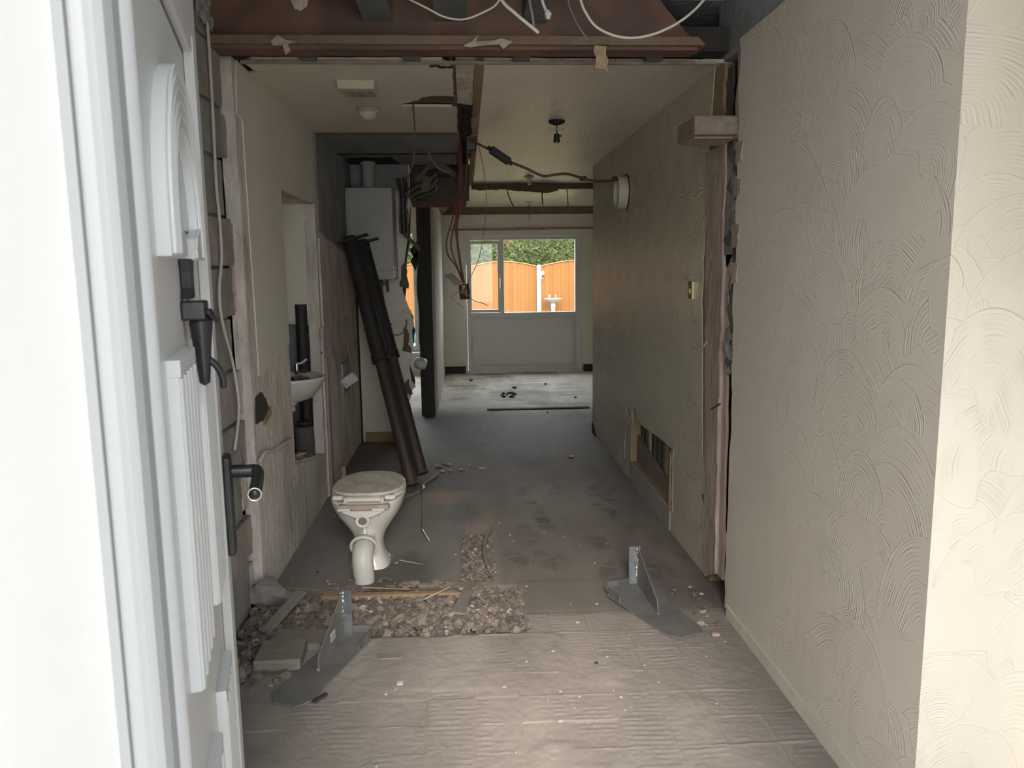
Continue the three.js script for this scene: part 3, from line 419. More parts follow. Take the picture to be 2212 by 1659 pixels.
{ const b = struct('ceiling_beam', 'red brown ceiling beam over the opening');
  obj('web', exF([[-0.97, 2.335], [0.925, 2.335], [0.815, 2.455], [0.68, 2.62], [-0.97, 2.62]], -3.245, 0.045), mat.beam, b);
  obj('lower_ledge', exF([[-0.97, 2.305], [0.955, 2.305], [0.925, 2.336], [-0.97, 2.336]], -3.27, 0.13), mat.timberMid, b);
  obj('ledge_lip', box2(-0.94, 0.93, 2.292, 2.306, -3.26, -3.165), mat.beam, b);
  obj('rear_plate', box2(-0.94, 1.1, 2.325, 2.42, -3.40, -3.30), mat.timberDark, b);
  obj('edge_lath', box2(-0.9, 1.08, 2.298, 2.309, -3.415, -3.395), mat.pink, b);
  for (const [x0, x1, y] of [[-0.37, -0.257, 2.403], [-0.095, 0.028, 2.404], [0.243, 0.335, 2.399]]) obj('joist', box2(x0, x1, y, 2.66, -3.24, -0.75), mat.joist, b);
  for (const [x, z] of [[-0.62, -3.35], [-0.2, -3.35], [0.25, -3.35], [0.8, -3.35]]) obj('noggin', box2(x - 0.035, x + 0.035, 2.30, 2.36, z - 0.03, z + 0.02, 0.003), mat.joist, b);
}
smesh('wall_upper', [box2(-1.02, -0.96, 2.42, 2.9, -3.4, -0.62), box2(1.12, 1.35, 2.313, 2.9, -3.5, -1.8), exF([[-1.0, 2.62], [1.3, 2.62], [1.3, 2.9], [-1.0, 2.9]], -3.3, 0.05)], mat.voidDark);

// ───────── front wall and open front door ─────────
const wallFront = struct('wall_front', 'white painted reveal beside the front door');
obj('reveal', [box2(-1.0, -0.287, -0.1, 2.9, -0.60, 0.12), box2(-0.287, 0.80, 2.85, 2.9, -0.60, -0.45), box2(0.80, 1.50, -0.1, 2.9, -0.60, -0.45), box2(2.45, 3.0, -0.1, 2.9, -0.60, -0.45), box2(1.5, 2.45, 1.4, 2.9, -0.6, -0.45), box2(1.5, 2.45, -0.1, 0.25, -0.6, -0.45)], mat.white, wallFront);
{
  const door = struct('door_1', 'open white front door with arched moulding and black handle');
  const al = 13.3 * PI / 180, d = [-Math.sin(al), 0, -Math.cos(al)], n = [Math.cos(al), 0, -Math.sin(al)];
  const O = [-n[0] * 0.118, 0, -n[2] * 0.118];
  const L = basis(d, [0, 1, 0], n, O);                                               // (s along the leaf, y up, e out of its outer face)
  // frame: stepped profile swept up the jamb
  const prof = [[-0.287, -0.622], [-0.287, -0.597], [-0.27806, -0.5955], [-0.27701, -0.601], [-0.27602, -0.601], [-0.27497, -0.5945], [-0.27251, -0.5935], [-0.2685, -0.594], [-0.2648, -0.5955], [-0.26171, -0.598], [-0.25956, -0.5995], [-0.25709, -0.5985], [-0.25494, -0.5975], [-0.25246, -0.6], [-0.25, -0.61], [-0.25, -0.622]];
  obj('door_frame', [exY(prof, 0.0, 2.79, null), box2(-0.287, 0.80, 2.79, 2.85, -0.66, -0.59), box2(0.74, 0.80, 0, 2.8, -0.66, -0.59)], mat.upvcFrame, door);
  obj('door_frame_gasket', exY([[-0.27713, -0.62], [-0.27713, -0.5995], [-0.2759, -0.5995], [-0.2759, -0.62]], 0.0, 2.06), mat.gasket, door);
  const inL = (g) => g.applyMatrix4(L), lb = (s0, s1, y0, y1, e0, e1, r = 0) => inL(box2(s0, s1, y0, y1, e0, e1, r));
  const y0 = 0.10, y1 = 1.95;
  const leaf = obj('door_leaf', inL(exG(shape([[0.695, y0], [1.60, y0], [1.60, y1], [0.695, y1]], [[[0.765, 0.205], [1.488, 0.205], [1.488, 1.852], [0.765, 1.852]]]), 0.06, 0.004).translate(0, 0, -0.06)), mat.upvc, door);
  // bead round the panel: rounded near side, sloped far side
  obj('glazing_bead', [inL(rod([0.806, 0.2, -0.009], [0.806, 1.86, -0.009], 0.0165, 0.0165, 24)), lb(0.766, 0.856, 0.2, 1.855, -0.02, -0.002, 0.004)], mat.upvc, door);
  const slope = exG(shape([[1.452, -0.0155], [1.452, -0.010], [1.476, 0.004], [1.49, 0.004], [1.49, -0.0155]]), 1.66).applyMatrix4(basis([1, 0, 0], [0, 0, 1], [0, -1, 0], [0, 1.845, 0]));
  obj('glazing_bead', [inL(slope), lb(0.857, 1.486, 1.815, 1.851, -0.014, 0.0022, 0.005), lb(0.857, 1.486, 0.2, 0.235, -0.014, 0.0022, 0.005)], mat.upvc, door);
  obj('gasket', [lb(1.447, 1.453, 0.2, 1.83, -0.012, -0.0095), lb(0.84, 1.45, 1.808, 1.816, -0.012, -0.0095)], mat.gasket, door);
  const panel = obj('door_panel', lb(0.77, 1.49, 0.2, 1.86, -0.04, -0.0105), mat.upvc, door);
  // arch with fluted legs; the legs end in splayed feet with a gap between them for the knocker
  const arcP = (cx, cy, r, a0, a1, k) => Array.from({ length: k + 1 }, (_, i) => { const a = a0 + (a1 - a0) * i / k; return [cx + r * Math.cos(a), cy + r * Math.sin(a)]; });
  const cx = 1.186, R = 0.212, cy = 1.512;
  const outer = [[0.974, 1.47], ...arcP(cx, cy, R, PI, 0, 26), [1.398, 1.47]];
  const inner = [[1.251, 1.47], [1.245, 1.482], [1.262, 1.50], [1.30, 1.512], ...arcP(cx, cy + 0.005, 0.125, 0, PI, 20), [1.07, 1.512], [1.11, 1.50], [1.128, 1.482], [1.122, 1.47]];
  obj('arch_moulding', [inL(exG(shape([...outer, ...inner]), 0.0175, 0.0015).translate(0, 0, -0.012)), inL(exG(shape([...outer.map(([x, y]) => [cx + (x - cx) * 0.9, y + 0.002]), ...inner.map(([x, y]) => [cx + (x - cx) * 1.12, y + 0.002])]), 0.004, 0.001).translate(0, 0, 0.0045))], mat.upvc, panel);
  for (const k of [0.94, 0.86, 0.78, 0.70]) { const r = R * k; const pts = [[cx - r, 0], ...[]]; obj('arch_flute', inL(tube([[cx - r, 1.476, 0.0072], [cx - r, 1.5, 0.0072], ...arcP(cx, cy, r, PI, 0, 14).map(([x, y]) => [x, y, 0.0072]), [cx + r, 1.5, 0.0072], [cx + r, 1.476, 0.0072]], 0.0035, 60, 8)), mat.upvc, panel); }
  obj('arch_glass', inL(exG(shape([[1.07, 1.512], ...arcP(cx, cy + 0.005, 0.13, PI, 0, 20), [1.30, 1.512]]), 0.006).translate(0, 0, -0.0125)), mat.glassGrey, panel);
  const pil = (s0, s1, b, t) => { const w = (s1 - s0); const p = obj('fluted_pilaster', [lb(s0, s1, b, t, -0.012, 0.003, 0.002), lb(s0 - 0.001, s1 + 0.001, t - 0.02, t + 0.0012, -0.0118, 0.0055, 0.002)], mat.upvc, panel); return p; };
  const flutes = (s0, s1, b, t) => { for (let k = 0; k < 5; k++) { const c = mix(s0 + 0.014, s1 - 0.014, k / 4); obj('flute', inL(new THREE.CylinderGeometry(0.0115, 0.0115, t - b - 0.022, 10, 1, false).scale(1, 1, 0.42).translate(c, (b + t - 0.02) / 2, 0.0022)), mat.upvc, panel); } };
  for (const [s0, s1, b, t] of [[0.974, 1.148, 0.935, 1.349], [1.251, 1.397, 0.93, 1.352], [0.974, 1.148, 0.28, 0.775], [1.251, 1.397, 0.28, 0.784]]) { pil(s0, s1, b, t); flutes(s0, s1, b, t); }
  // knocker
  obj('door_knocker', [inL(exG(shape([[1.165, 1.47], [1.20, 1.47], [1.19, 1.452], [1.186, 1.43], [1.195, 1.415], [1.165, 1.415], [1.175, 1.43], [1.171, 1.452]]), 0.018, 0.003).translate(0, 0, -0.011)), lb(1.155, 1.21, 1.385, 1.412, -0.011, 0.022, 0.004),
    inL(lathe([[0.0, 1.40], [0.017, 1.396], [0.02, 1.385], [0.015, 1.35], [0.011, 1.315], [0.009, 1.30], [0.0, 1.295]], 16).scale(1, 1, 0.8).translate(1.183, -0.005, 0.012)), inL(tube([[1.183, 1.33, 0.018], [1.186, 1.316, 0.03], [1.19, 1.298, 0.036], [1.192, 1.288, 0.036]], 0.005, 12, 8)), inL(tube([[1.165, 1.396, 0.024], [1.183, 1.386, 0.03], [1.2, 1.396, 0.024]], 0.004, 12, 8))], mat.black, panel);
  obj('knocker_stud', inL(new THREE.SphereGeometry(0.011, 16, 10).scale(1, 0.8, 0.7).translate(1.183, 1.422, -0.002)), mat.brass, panel);
  const h = obj('door_handle', [lb(1.515, 1.56, 0.914, 1.108, 0, 0.017, 0.006), inL(rod([1.54, 1.075, 0.01], [1.54, 1.072, 0.062], 0.0125, 0.0125, 16)), inL(tube([[1.54, 1.074, 0.05], [1.538, 1.074, 0.06], [1.525, 1.073, 0.064], [1.47, 1.068, 0.064], [1.41, 1.064, 0.061]], 0.0115, 24, 14))], mat.black, door);
  obj('handle_end_ring', inL(new THREE.TorusGeometry(0.0112, 0.0015, 8, 24).rotateY(PI / 2).translate(1.400, 1.064, 0.0608)), mat.weld, h);
  obj('hinge', [0.45, 1.1, 1.75].map((y) => inL(rod([0.69, y - 0.05, -0.05], [0.69, y + 0.05, -0.05], 0.009))), mat.upvc, door);
}
{ const p = struct('porch', 'flat canopy and brick wing wall beside the front door');
  obj('canopy', box2(0.85, 3.2, 2.14, 2.26, -0.45, 0.55), mat.white, p);
  obj('wing_wall', box2(0.86, 1.08, -0.1, 2.66, -0.45, 1.7), mat.render, p); }
{ const w = struct('window_3', 'wide front window of the hall');
  obj('window_frame', [box2(1.5, 1.55, 0.25, 1.4, -0.56, -0.49), box2(2.4, 2.45, 0.25, 1.4, -0.56, -0.49), box2(1.55, 2.4, 1.35, 1.4, -0.56, -0.49), box2(1.55, 2.4, 0.25, 0.30, -0.56, -0.49)], mat.upvc, w);
  obj('pane', box2(1.55, 2.4, 0.30, 1.35, -0.53, -0.526), mat.glass, w); }
smesh('ground_front', box2(-12, 12, -0.3, -0.1, -0.6, 16), mat.street, 'paved ground outside the front door');
smesh('ground_garden', box2(-14, 14, -0.4, -0.2, -30, -11.15), mat.lawn, 'garden lawn behind the house');
// ───────── garden seen through the back windows ─────────
{
  const Z = -20, posts = [-5.52, -3.67, -1.82, 0.03, 1.88, 3.73];
  posts.forEach((x, i) => { const p = obj('concrete_post', [box2(x - 0.055, x + 0.055, -0.25, 1.53, Z - 0.05, Z + 0.05, 0.006), new THREE.CylinderGeometry(0.02, 0.055, 0.03, 4, 1).rotateY(PI / 4).translate(x, 1.545, Z)], mat.postConc); tag(p, i === 4 ? 'pale concrete fence post left of the outdoor basin' : i === 2 ? 'concrete fence post seen past the torn board edge' : 'concrete fence post behind the house wall', 'fence post', 'concrete fence posts'); });
  for (let k = 0; k < 5; k++) {
    const x0 = posts[k] + 0.055, x1 = posts[k + 1] - 0.055; if (k < 1) continue;
    const f = thing('fence_panel', ['', 'orange boarded fence panel seen through the far left window', 'orange arched fence panel at the left edge of the back window', 'orange arched fence panel left of the concrete post', 'orange arched fence panel behind the outdoor basin'][k], 'fence panel', [0, 0, 0], 'garden fence panels');
    const top = (x) => 1.515 + 0.13 * Math.sin(PI * clamp((x - x0) / (x1 - x0))) , n = 17, w = (x1 - x0) / n;
    for (let i = 0; i < n; i++) { const a = x0 + i * w, b = Math.min(a + w + 0.012, x1 - 0.001); obj('plank', exF([[a, -0.2], [b, -0.2], [b, top(b)], [a, top(a)]], Z + (i % 2) * 0.009 - 0.016, 0.016, null, 0.003).rotateY(0), hash(i, k, 3) > 0.5 ? mat.fenceA : mat.fenceB, f); }
    const cap = []; for (let i = 0; i <= 16; i++) { const x = mix(x0, x1, i / 16); cap.push([x, top(x) + 0.022]); } for (let i = 16; i >= 0; i--) { const x = mix(x0, x1, i / 16); cap.push([x, top(x)]); }
    obj('capping', exF(cap, Z - 0.025, 0.06), mat.fenceCap, f);
    obj('gravel_board', box2(x0, x1, -0.32, -0.2, Z - 0.02, Z + 0.02), mat.postConc, f);
  }
  const hd = thing('hedge', 'tall clipped green conifer hedge behind the orange fence', 'hedge', [0, 0, 0]);
  obj('hedge_body', box2(-8, 8, -0.3, 2.75, -22.6, -21.3), mat.hedgeCore, hd);
  const spray = []; for (let k = 0; k < 7; k++) { const a = (k - 3) * 0.36, L = 0.09 - 0.012 * Math.abs(k - 3); const s = new THREE.PlaneGeometry(0.016, L, 1, 2).translate(0, L / 2, 0).rotateX(0.3 * (k % 2 ? 1 : -1)).rotateZ(a); spray.push(s); }
  const N = 26000, inst = new THREE.InstancedMesh(mergeGeometries(spray.map(prep)), mat.leaf, N), m = new THREE.Matrix4(), q = new THREE.Quaternion(), e = new THREE.Euler(), c = new THREE.Color();
  for (let i = 0; i < N; i++) {
    const x = rr(-3.2, 4.2), y = 1.2 + 1.55 * rnd(), dz = 0.18 * fbm(((x + 9) * 0.06) % 1, ((y + 3) * 0.1) % 1, 24, 3, 5) + 0.12 * rnd();
    e.set(rr(-0.9, 0.7), rr(-1.2, 1.2), rr(-2.2, 2.2)); q.setFromEuler(e); const s = rr(0.35, 0.85);
    m.compose(V(x, y, -21.36 + dz * 1.2), q, V(s, s, s)); inst.setMatrixAt(i, m);
    const t = rnd(), br = ss(0.55, 0.75, fbm(((x + 9) * 0.07) % 1, ((y + 5) * 0.09) % 1, 20, 3, 8)); c.setRGB(mix(0.03, 0.11, t) + 0.06 * br, mix(0.05, 0.145, t) + 0.0 * br, mix(0.01, 0.03, t) + 0.005 * br); inst.setColorAt(i, c);
  }
  inst.name = 'foliage'; inst.userData.kind = 'stuff'; inst.castShadow = inst.receiveShadow = true; hd.add(inst);
  // washbasin standing on its pedestal against the fence
  const b = thing('pedestal_basin', 'white pedestal wash basin standing by the garden fence', 'basin', [2.205, -0.2, -19.66]);
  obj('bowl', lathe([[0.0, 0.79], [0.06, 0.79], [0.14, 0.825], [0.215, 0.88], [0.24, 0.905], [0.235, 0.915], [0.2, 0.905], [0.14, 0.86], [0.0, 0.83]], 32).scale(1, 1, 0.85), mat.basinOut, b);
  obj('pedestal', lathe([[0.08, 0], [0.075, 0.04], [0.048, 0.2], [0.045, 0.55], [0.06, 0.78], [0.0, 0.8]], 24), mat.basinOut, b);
  for (const x of [-0.08, 0.08]) obj('tap', [rod([x, 0.9, -0.14], [x, 0.98, -0.14], 0.014), tube([[x, 0.97, -0.14], [x * 0.9, 0.985, -0.1], [x * 0.8, 0.96, -0.06]], 0.01, 10, 8), rod([x, 0.98, -0.14], [x, 1.0, -0.14], 0.024)], mat.cableGrey, b);
  const l = thing('garden_tap_box', 'small pale blue fitting fixed beside the concrete post', 'fitting', [1.965, 1.33, -19.95]);
  obj('cover', [box2(-0.03, 0.05, -0.03, 0.06, -0.03, 0.03, 0.01)], mat.upvc, l); obj('hose_stub', tube([[-0.02, -0.03, 0], [-0.03, -0.1, 0.01], [0.0, -0.13, 0]], 0.012, 12, 8), mat.cableGrey, l);
  const pl = thing('blue_tub', 'shallow blue plastic tub lying on the lawn', 'tub', [-1.28, -0.2, -18.4]);
  obj('tub_body', lathe([[0.0, 0.0], [0.42, 0.0], [0.5, 0.14], [0.52, 0.15], [0.5, 0.155], [0.46, 0.13], [0.0, 0.02]], 28), mat.blue, pl);
}
// ───────── toilet: its rear outlet faces the door ─────────
{
  const t = thing('toilet', 'cream toilet pan standing loose on the bare floor', 'toilet', [-0.508, 0, -3.62]); t.rotation.y = -0.03; t.scale.set(1, 0.915, 1);
  // local axes: +z towards the back of the pan (the viewer), x across
  const secs = [[0.0, 0.098, -0.30, -0.05, 2.6], [0.02, 0.092, -0.295, -0.055, 2.5], [0.07, 0.072, -0.275, -0.07, 2.2], [0.13, 0.068, -0.27, -0.07, 2.1], [0.19, 0.086, -0.30, -0.055, 2.1], [0.24, 0.116, -0.35, -0.03, 2.1], [0.29, 0.148, -0.40, -0.005, 2.2], [0.33, 0.166, -0.43, 0.012, 2.3], [0.365, 0.176, -0.445, 0.02, 2.4], [0.385, 0.178, -0.448, 0.022, 2.5], [0.392, 0.172, -0.44, 0.015, 2.5]];
  const P = [], nU = 48, row = (s) => { const [y, a, z0, z1, e] = s, b = (z1 - z0) / 2, c = (z0 + z1) / 2; return Array.from({ length: nU }, (_, i) => { const th = i / nU * 2 * PI, co = Math.cos(th), si = Math.sin(th), back = si > 0 ? 1 : 0, ee = back ? e + 0.7 : e; return [Math.sign(co) * a * Math.abs(co) ** (2 / ee) * (back ? 1 : 1), y, c + Math.sign(si) * b * Math.abs(si) ** (2 / (back ? ee : 2))]; }); };
  const dense = []; const cv = (k, t2) => { const g = (i) => secs[clamp(i, 0, secs.length - 1)]; const p0 = g(k - 1), p1 = g(k), p2 = g(k + 1), p3 = g(k + 2); return p1.map((_, j) => 0.5 * ((2 * p1[j]) + (-p0[j] + p2[j]) * t2 + (2 * p0[j] - 5 * p1[j] + 4 * p2[j] - p3[j]) * t2 * t2 + (-p0[j] + 3 * p1[j] - 3 * p2[j] + p3[j]) * t2 ** 3)); };
  for (let k = 0; k < secs.length - 1; k++) for (let j = 0; j < 4; j++) dense.push(row(cv(k, j / 4))); dense.push(row(secs.at(-1)));
  const pos = [], idx = []; dense.forEach((r) => r.forEach((p) => pos.push(...p)));
  for (let j = 0; j < dense.length - 1; j++) for (let i = 0; i < nU; i++) { const a = j * nU + i, b = j * nU + (i + 1) % nU; idx.push(a, a + nU, b, b, a + nU, b + nU); }
  const c0 = pos.length / 3; pos.push(0, 0.392, -0.22); for (let i = 0; i < nU; i++) idx.push((dense.length - 1) * nU + i, c0, (dense.length - 1) * nU + (i + 1) % nU);
  const g = new THREE.BufferGeometry(); g.setAttribute('position', new THREE.Float32BufferAttribute(pos, 3)); g.setIndex(idx); g.computeVertexNormals();
  obj('pan', [g, tube([[0, 0.20, -0.08], [0, 0.185, -0.03], [0, 0.165, 0.02], [0.0, 0.155, 0.055]], 0.043, 20, 20), tube([[0.0, 0.27, -0.01], [0.002, 0.22, 0.0], [0.0, 0.19, 0.02]], 0.011, 12, 10)], mat.ceramic, t);
  for (const x of [-0.075, 0.085]) obj('floor_fixing', rod([x * 0.95, 0.012, -0.2], [x * 0.95, 0.03, -0.2], 0.012), mat.plastic, t);
  const out = (k, y, back = 0) => { const s = []; for (let i = 0; i <= 64; i++) { const th = i / 64 * 2 * PI, co = Math.cos(th), si = Math.sin(th); s.push([Math.sign(co) * 0.18 * k * Math.abs(co) ** (2 / 2.3), -0.215 + (si > 0 ? 0.195 * (1 - back) * Math.abs(si) ** (2 / 3.2) : -0.25 * k * Math.abs(si) ** 0.95)]); } return s; };
  obj('seat', exY(out(1.0, 0), 0.396, 0.017, null, 0.006), mat.ceramic, t);
  const lid = obj('lid', [exY(out(0.985, 0, 0.02), 0.414, 0.019, null, 0.0075)], mat.ceramicDusty, t);
  for (const x of [-0.125, 0.125]) obj('hinge_block', box2(x - 0.027, x + 0.027, 0.397, 0.424, -0.045, -0.014, 0.011), mat.ceramic, t);
  obj('hinge_bar', rod([-0.078, 0.404, -0.014], [0.082, 0.404, -0.014], 0.0105), mat.ceramic, t);
  for (const x of [-0.086, 0.09]) obj('hinge_pin', box2(x - 0.008, x + 0.008, 0.39, 0.418, -0.028, -0.001, 0.003), mat.plastic, t);
  obj('dusty_shelf', box2(-0.115, 0.125, 0.36, 0.389, -0.06, 0.032, 0.006), mat.pink, t);
  for (const x of [-0.085, 0.077]) obj('fixing_pad', box2(x - 0.03, x + 0.03, 0.362, 0.376, -0.015, 0.05, 0.003), mat.ceramic, t);
  const ring = []; for (let i = 0; i <= 14; i++) { const a = -PI * 1.18 + i / 14 * PI * 1.36 - 0.0; ring.push([0.03 * Math.cos(a) * 1, 0.305 + 0.033 * Math.sin(a)]); }
  const br = shape([[-0.098, 0.36], [0.098, 0.36], [0.096, 0.352], [0.05, 0.33], ...Array.from({ length: 15 }, (_, i) => { const a = 0.5 - i / 14 * (PI + 1.0); return [0.034 * Math.cos(a), 0.305 + 0.034 * Math.sin(a)]; }), [-0.05, 0.33], [-0.096, 0.352]], [Array.from({ length: 24 }, (_, i) => [0.0235 * Math.cos(-i / 24 * 2 * PI), 0.306 + 0.0235 * Math.sin(-i / 24 * 2 * PI)])]);
  obj('inlet_horn', [exG(br, 0.014, 0.003).translate(0, 0, 0.028), new THREE.TorusGeometry(0.0285, 0.006, 10, 32).translate(0, 0.305, 0.04), box2(-0.05, 0.05, 0.33, 0.36, -0.02, 0.035, 0.004)], mat.ceramic, t);
  obj('inlet_hollow', new THREE.CylinderGeometry(0.0235, 0.0235, 0.01, 24).rotateX(PI / 2).translate(0, 0.306, 0.026), mat.slab, t);
  for (const x of [-0.078, 0.072]) obj('rib', rod([x, 0.348, 0.012], [x, 0.315, 0.004], 0.005), mat.ceramic, t);
  const con = obj('pan_connector', [tube([[0.0, 0.165, 0.02], [0.0, 0.155, 0.055], [0.0, 0.125, 0.08], [0.002, 0.085, 0.086], [0.003, 0.035, 0.08]], 0.0495, 40, 28)], mat.plastic, t);
  obj('collar', [new THREE.TorusGeometry(0.061, 0.0075, 12, 44).rotateX(0.3).translate(0.0, 0.165, 0.03), lathe([[0.045, -0.03], [0.058, -0.03], [0.063, 0.0], [0.056, 0.002], [0.05, -0.012]], 40).rotateX(PI / 2 + 0.3).translate(0, 0.165, 0.03)], mat.plastic, con);
  obj('soil_stub', lathe([[0.043, -0.03], [0.043, 0.045], [0.0465, 0.047], [0.0465, 0.028], [0.0465, -0.03]], 32).translate(0.006, 0, 0.08), mat.upvc, con);
}
// ───────── the two galvanised brackets on the floor ─────────
function bracket(label, pos, plate, back, lipA, lipB, strip, gus, hgt) {
  const t = thing('steel_bracket', label, 'bracket', [pos[0], 0.004, pos[1]], 'galvanised steel brackets on the floor'), r = (p) => [p[0] - pos[0], p[1] - pos[1]];
  obj('base_plate', exY(plate.map(r), 0.001, 0.006, null, 0.001), mat.galvDust, t);
  const wall = (a, b, y0, y1, th, m, name, y1b = y1) => { const A = r(a), B = r(b), L = Math.hypot(B[0] - A[0], B[1] - A[1]); return obj(name, exG(shape([[0, y0], [L, y0], [L, y1b], [0, y1]]), th, 0.001).translate(0, 0, -th / 2).rotateY(-Math.atan2(B[1] - A[1], B[0] - A[0])).translate(A[0], 0, A[1]), m, t); };
  wall(back[0], back[1], 0.007, 0.034, 0.005, mat.galv, 'rear_lip'); wall(lipA, lipB, 0.007, 0.034, 0.005, mat.galv, 'side_lip');
  wall(strip[0], strip[1], 0.007, hgt, 0.005, mat.galv, 'upright_strip');
  const A = r(gus[0]), B = r(gus[1]), L = Math.hypot(B[0] - A[0], B[1] - A[1]), ang = -Math.atan2(B[1] - A[1], B[0] - A[0]);
  const tf = (q) => q.rotateY(ang).translate(A[0], 0, A[1]);
  obj('gusset', tf(exG(shape([[0, 0.007], [L, 0.007], [L, 0.042], [L - 0.008, 0.062], [0.012, hgt - 0.008], [0, hgt - 0.004]]), 0.005, 0.001).translate(0, 0, -0.0025)), mat.galvDust, t);
  const beads = []; for (let k = 0; k < 9; k++) { const y = 0.03 + (hgt - 0.04) * k / 8; if (hash(k, 4, pos[0] * 100 | 0) > 0.25) { const s = chunk(0.006, k + 30, 1.8); beads.push(tf(s.translate(0.004, y, 0.006))); beads.push(tf(chunk(0.005, k + 60, 1.6).translate(0.004, y + 0.008, -0.005))); } }
  beads.push(tf(chunk(0.008, 77, 0.8).translate(L + 0.002, 0.012, 0)));
  obj('weld', beads, mat.weld, t);
  return [t, tf, L];
}
{
  const [t, tf, L] = bracket('galvanised bracket left, with a small white sticker on its gusset', [-0.52, -2.78], [[-0.676, -2.488], [-0.60, -2.456], [-0.553, -2.49], [-0.40, -2.92], [-0.418, -2.985], [-0.535, -2.998], [-0.70, -2.545]], [[-0.51, -2.996], [-0.418, -2.985]], [-0.402, -2.965], [-0.437, -2.83], [[-0.517, -2.972], [-0.478, -2.965]], [[-0.515, -2.962], [-0.564, -2.69]], 0.192);
  const s = obj('sticker', tf(box2(0.1, 0.15, 0.05, 0.085, -0.0038, -0.003)), mat.upvc, t);
  obj('sticker_print', tf([0.062, 0.069, 0.076].map((y) => box2(0.106, 0.144 - (y > 0.07 ? 0.012 : 0), y - 0.004, y - 0.0005, -0.0042, -0.0035)).reduce((a, b) => mergeGeometries([prep(a), prep(b)]))), mat.cableGrey, s);
  bracket('galvanised bracket right, nearer the artex wall', [0.76, -3.1], [[0.601, -3.254], [0.615, -3.335], [0.80, -3.40], [0.90, -2.998], [0.924, -2.925], [0.915, -2.872], [0.813, -2.828], [0.767, -2.865]], [[0.615, -3.335], [0.722, -3.372]], [0.603, -3.31], [0.64, -3.165], [[0.722, -3.372], [0.765, -3.372]], [[0.763, -3.365], [0.777, -3.045]], 0.186);
}
// ───────── leaning props ─────────
{
  const prop = (label, a, b, r1, r2, k) => {
    const t = thing('steel_prop', label, 'steel prop', a, 'steel props leaning on the left wall'), B = b.map((v, i) => v - a[i]), A = [0, 0, 0], at = (s) => B.map((v) => v * s);
    obj('inner_tube', rod(at(0.012), at(0.5), r1, r1, 20), mat.rust, t); obj('outer_tube', rod(at(0.49), at(1), r2, r2, 20), mat.blackDull, t);
    obj('collar_nut', rod(at(0.488), at(0.515), r2 * 1.1, r2 * 1.1, 20), mat.blackDull, t);
    obj('foot_plate', bx(0.13, 0.008, 0.13).translate(0, 0, 0).applyQuaternion(new THREE.Quaternion().setFromUnitVectors(V(0, 1, 0), V(...B).normalize())).translate(0, 0.055, 0).scale(k, k, k), mat.rust, t).visible = true;
    const q = new THREE.Quaternion().setFromUnitVectors(V(0, 1, 0), V(...B).normalize());
    obj('head_plate', bx(0.22, 0.014, 0.14, 0, 0, 0, 0.003).rotateZ(0.28).translate(0.02, 0, 0).translate(...at(1.0)), mat.blackDull, t);
    obj('pin', rod(at(0.62).map((v, i) => v + [-0.06, 0, 0.0][i]), at(0.62).map((v, i) => v + [0.06, 0.02, 0][i]), 0.007), mat.blackDull, t);
    return t;
  };
  prop('dark steel prop leaning nearest, foot beside the toilet', [-0.375, 0.02, -5.04], [-0.815, 1.68, -5.70], 0.043, 0.056, 0.6);
  prop('dark steel prop leaning behind the other, rusty red foot', [-0.325, 0.02, -5.32], [-0.78, 1.665, -6.05], 0.042, 0.056, 0.6);
}
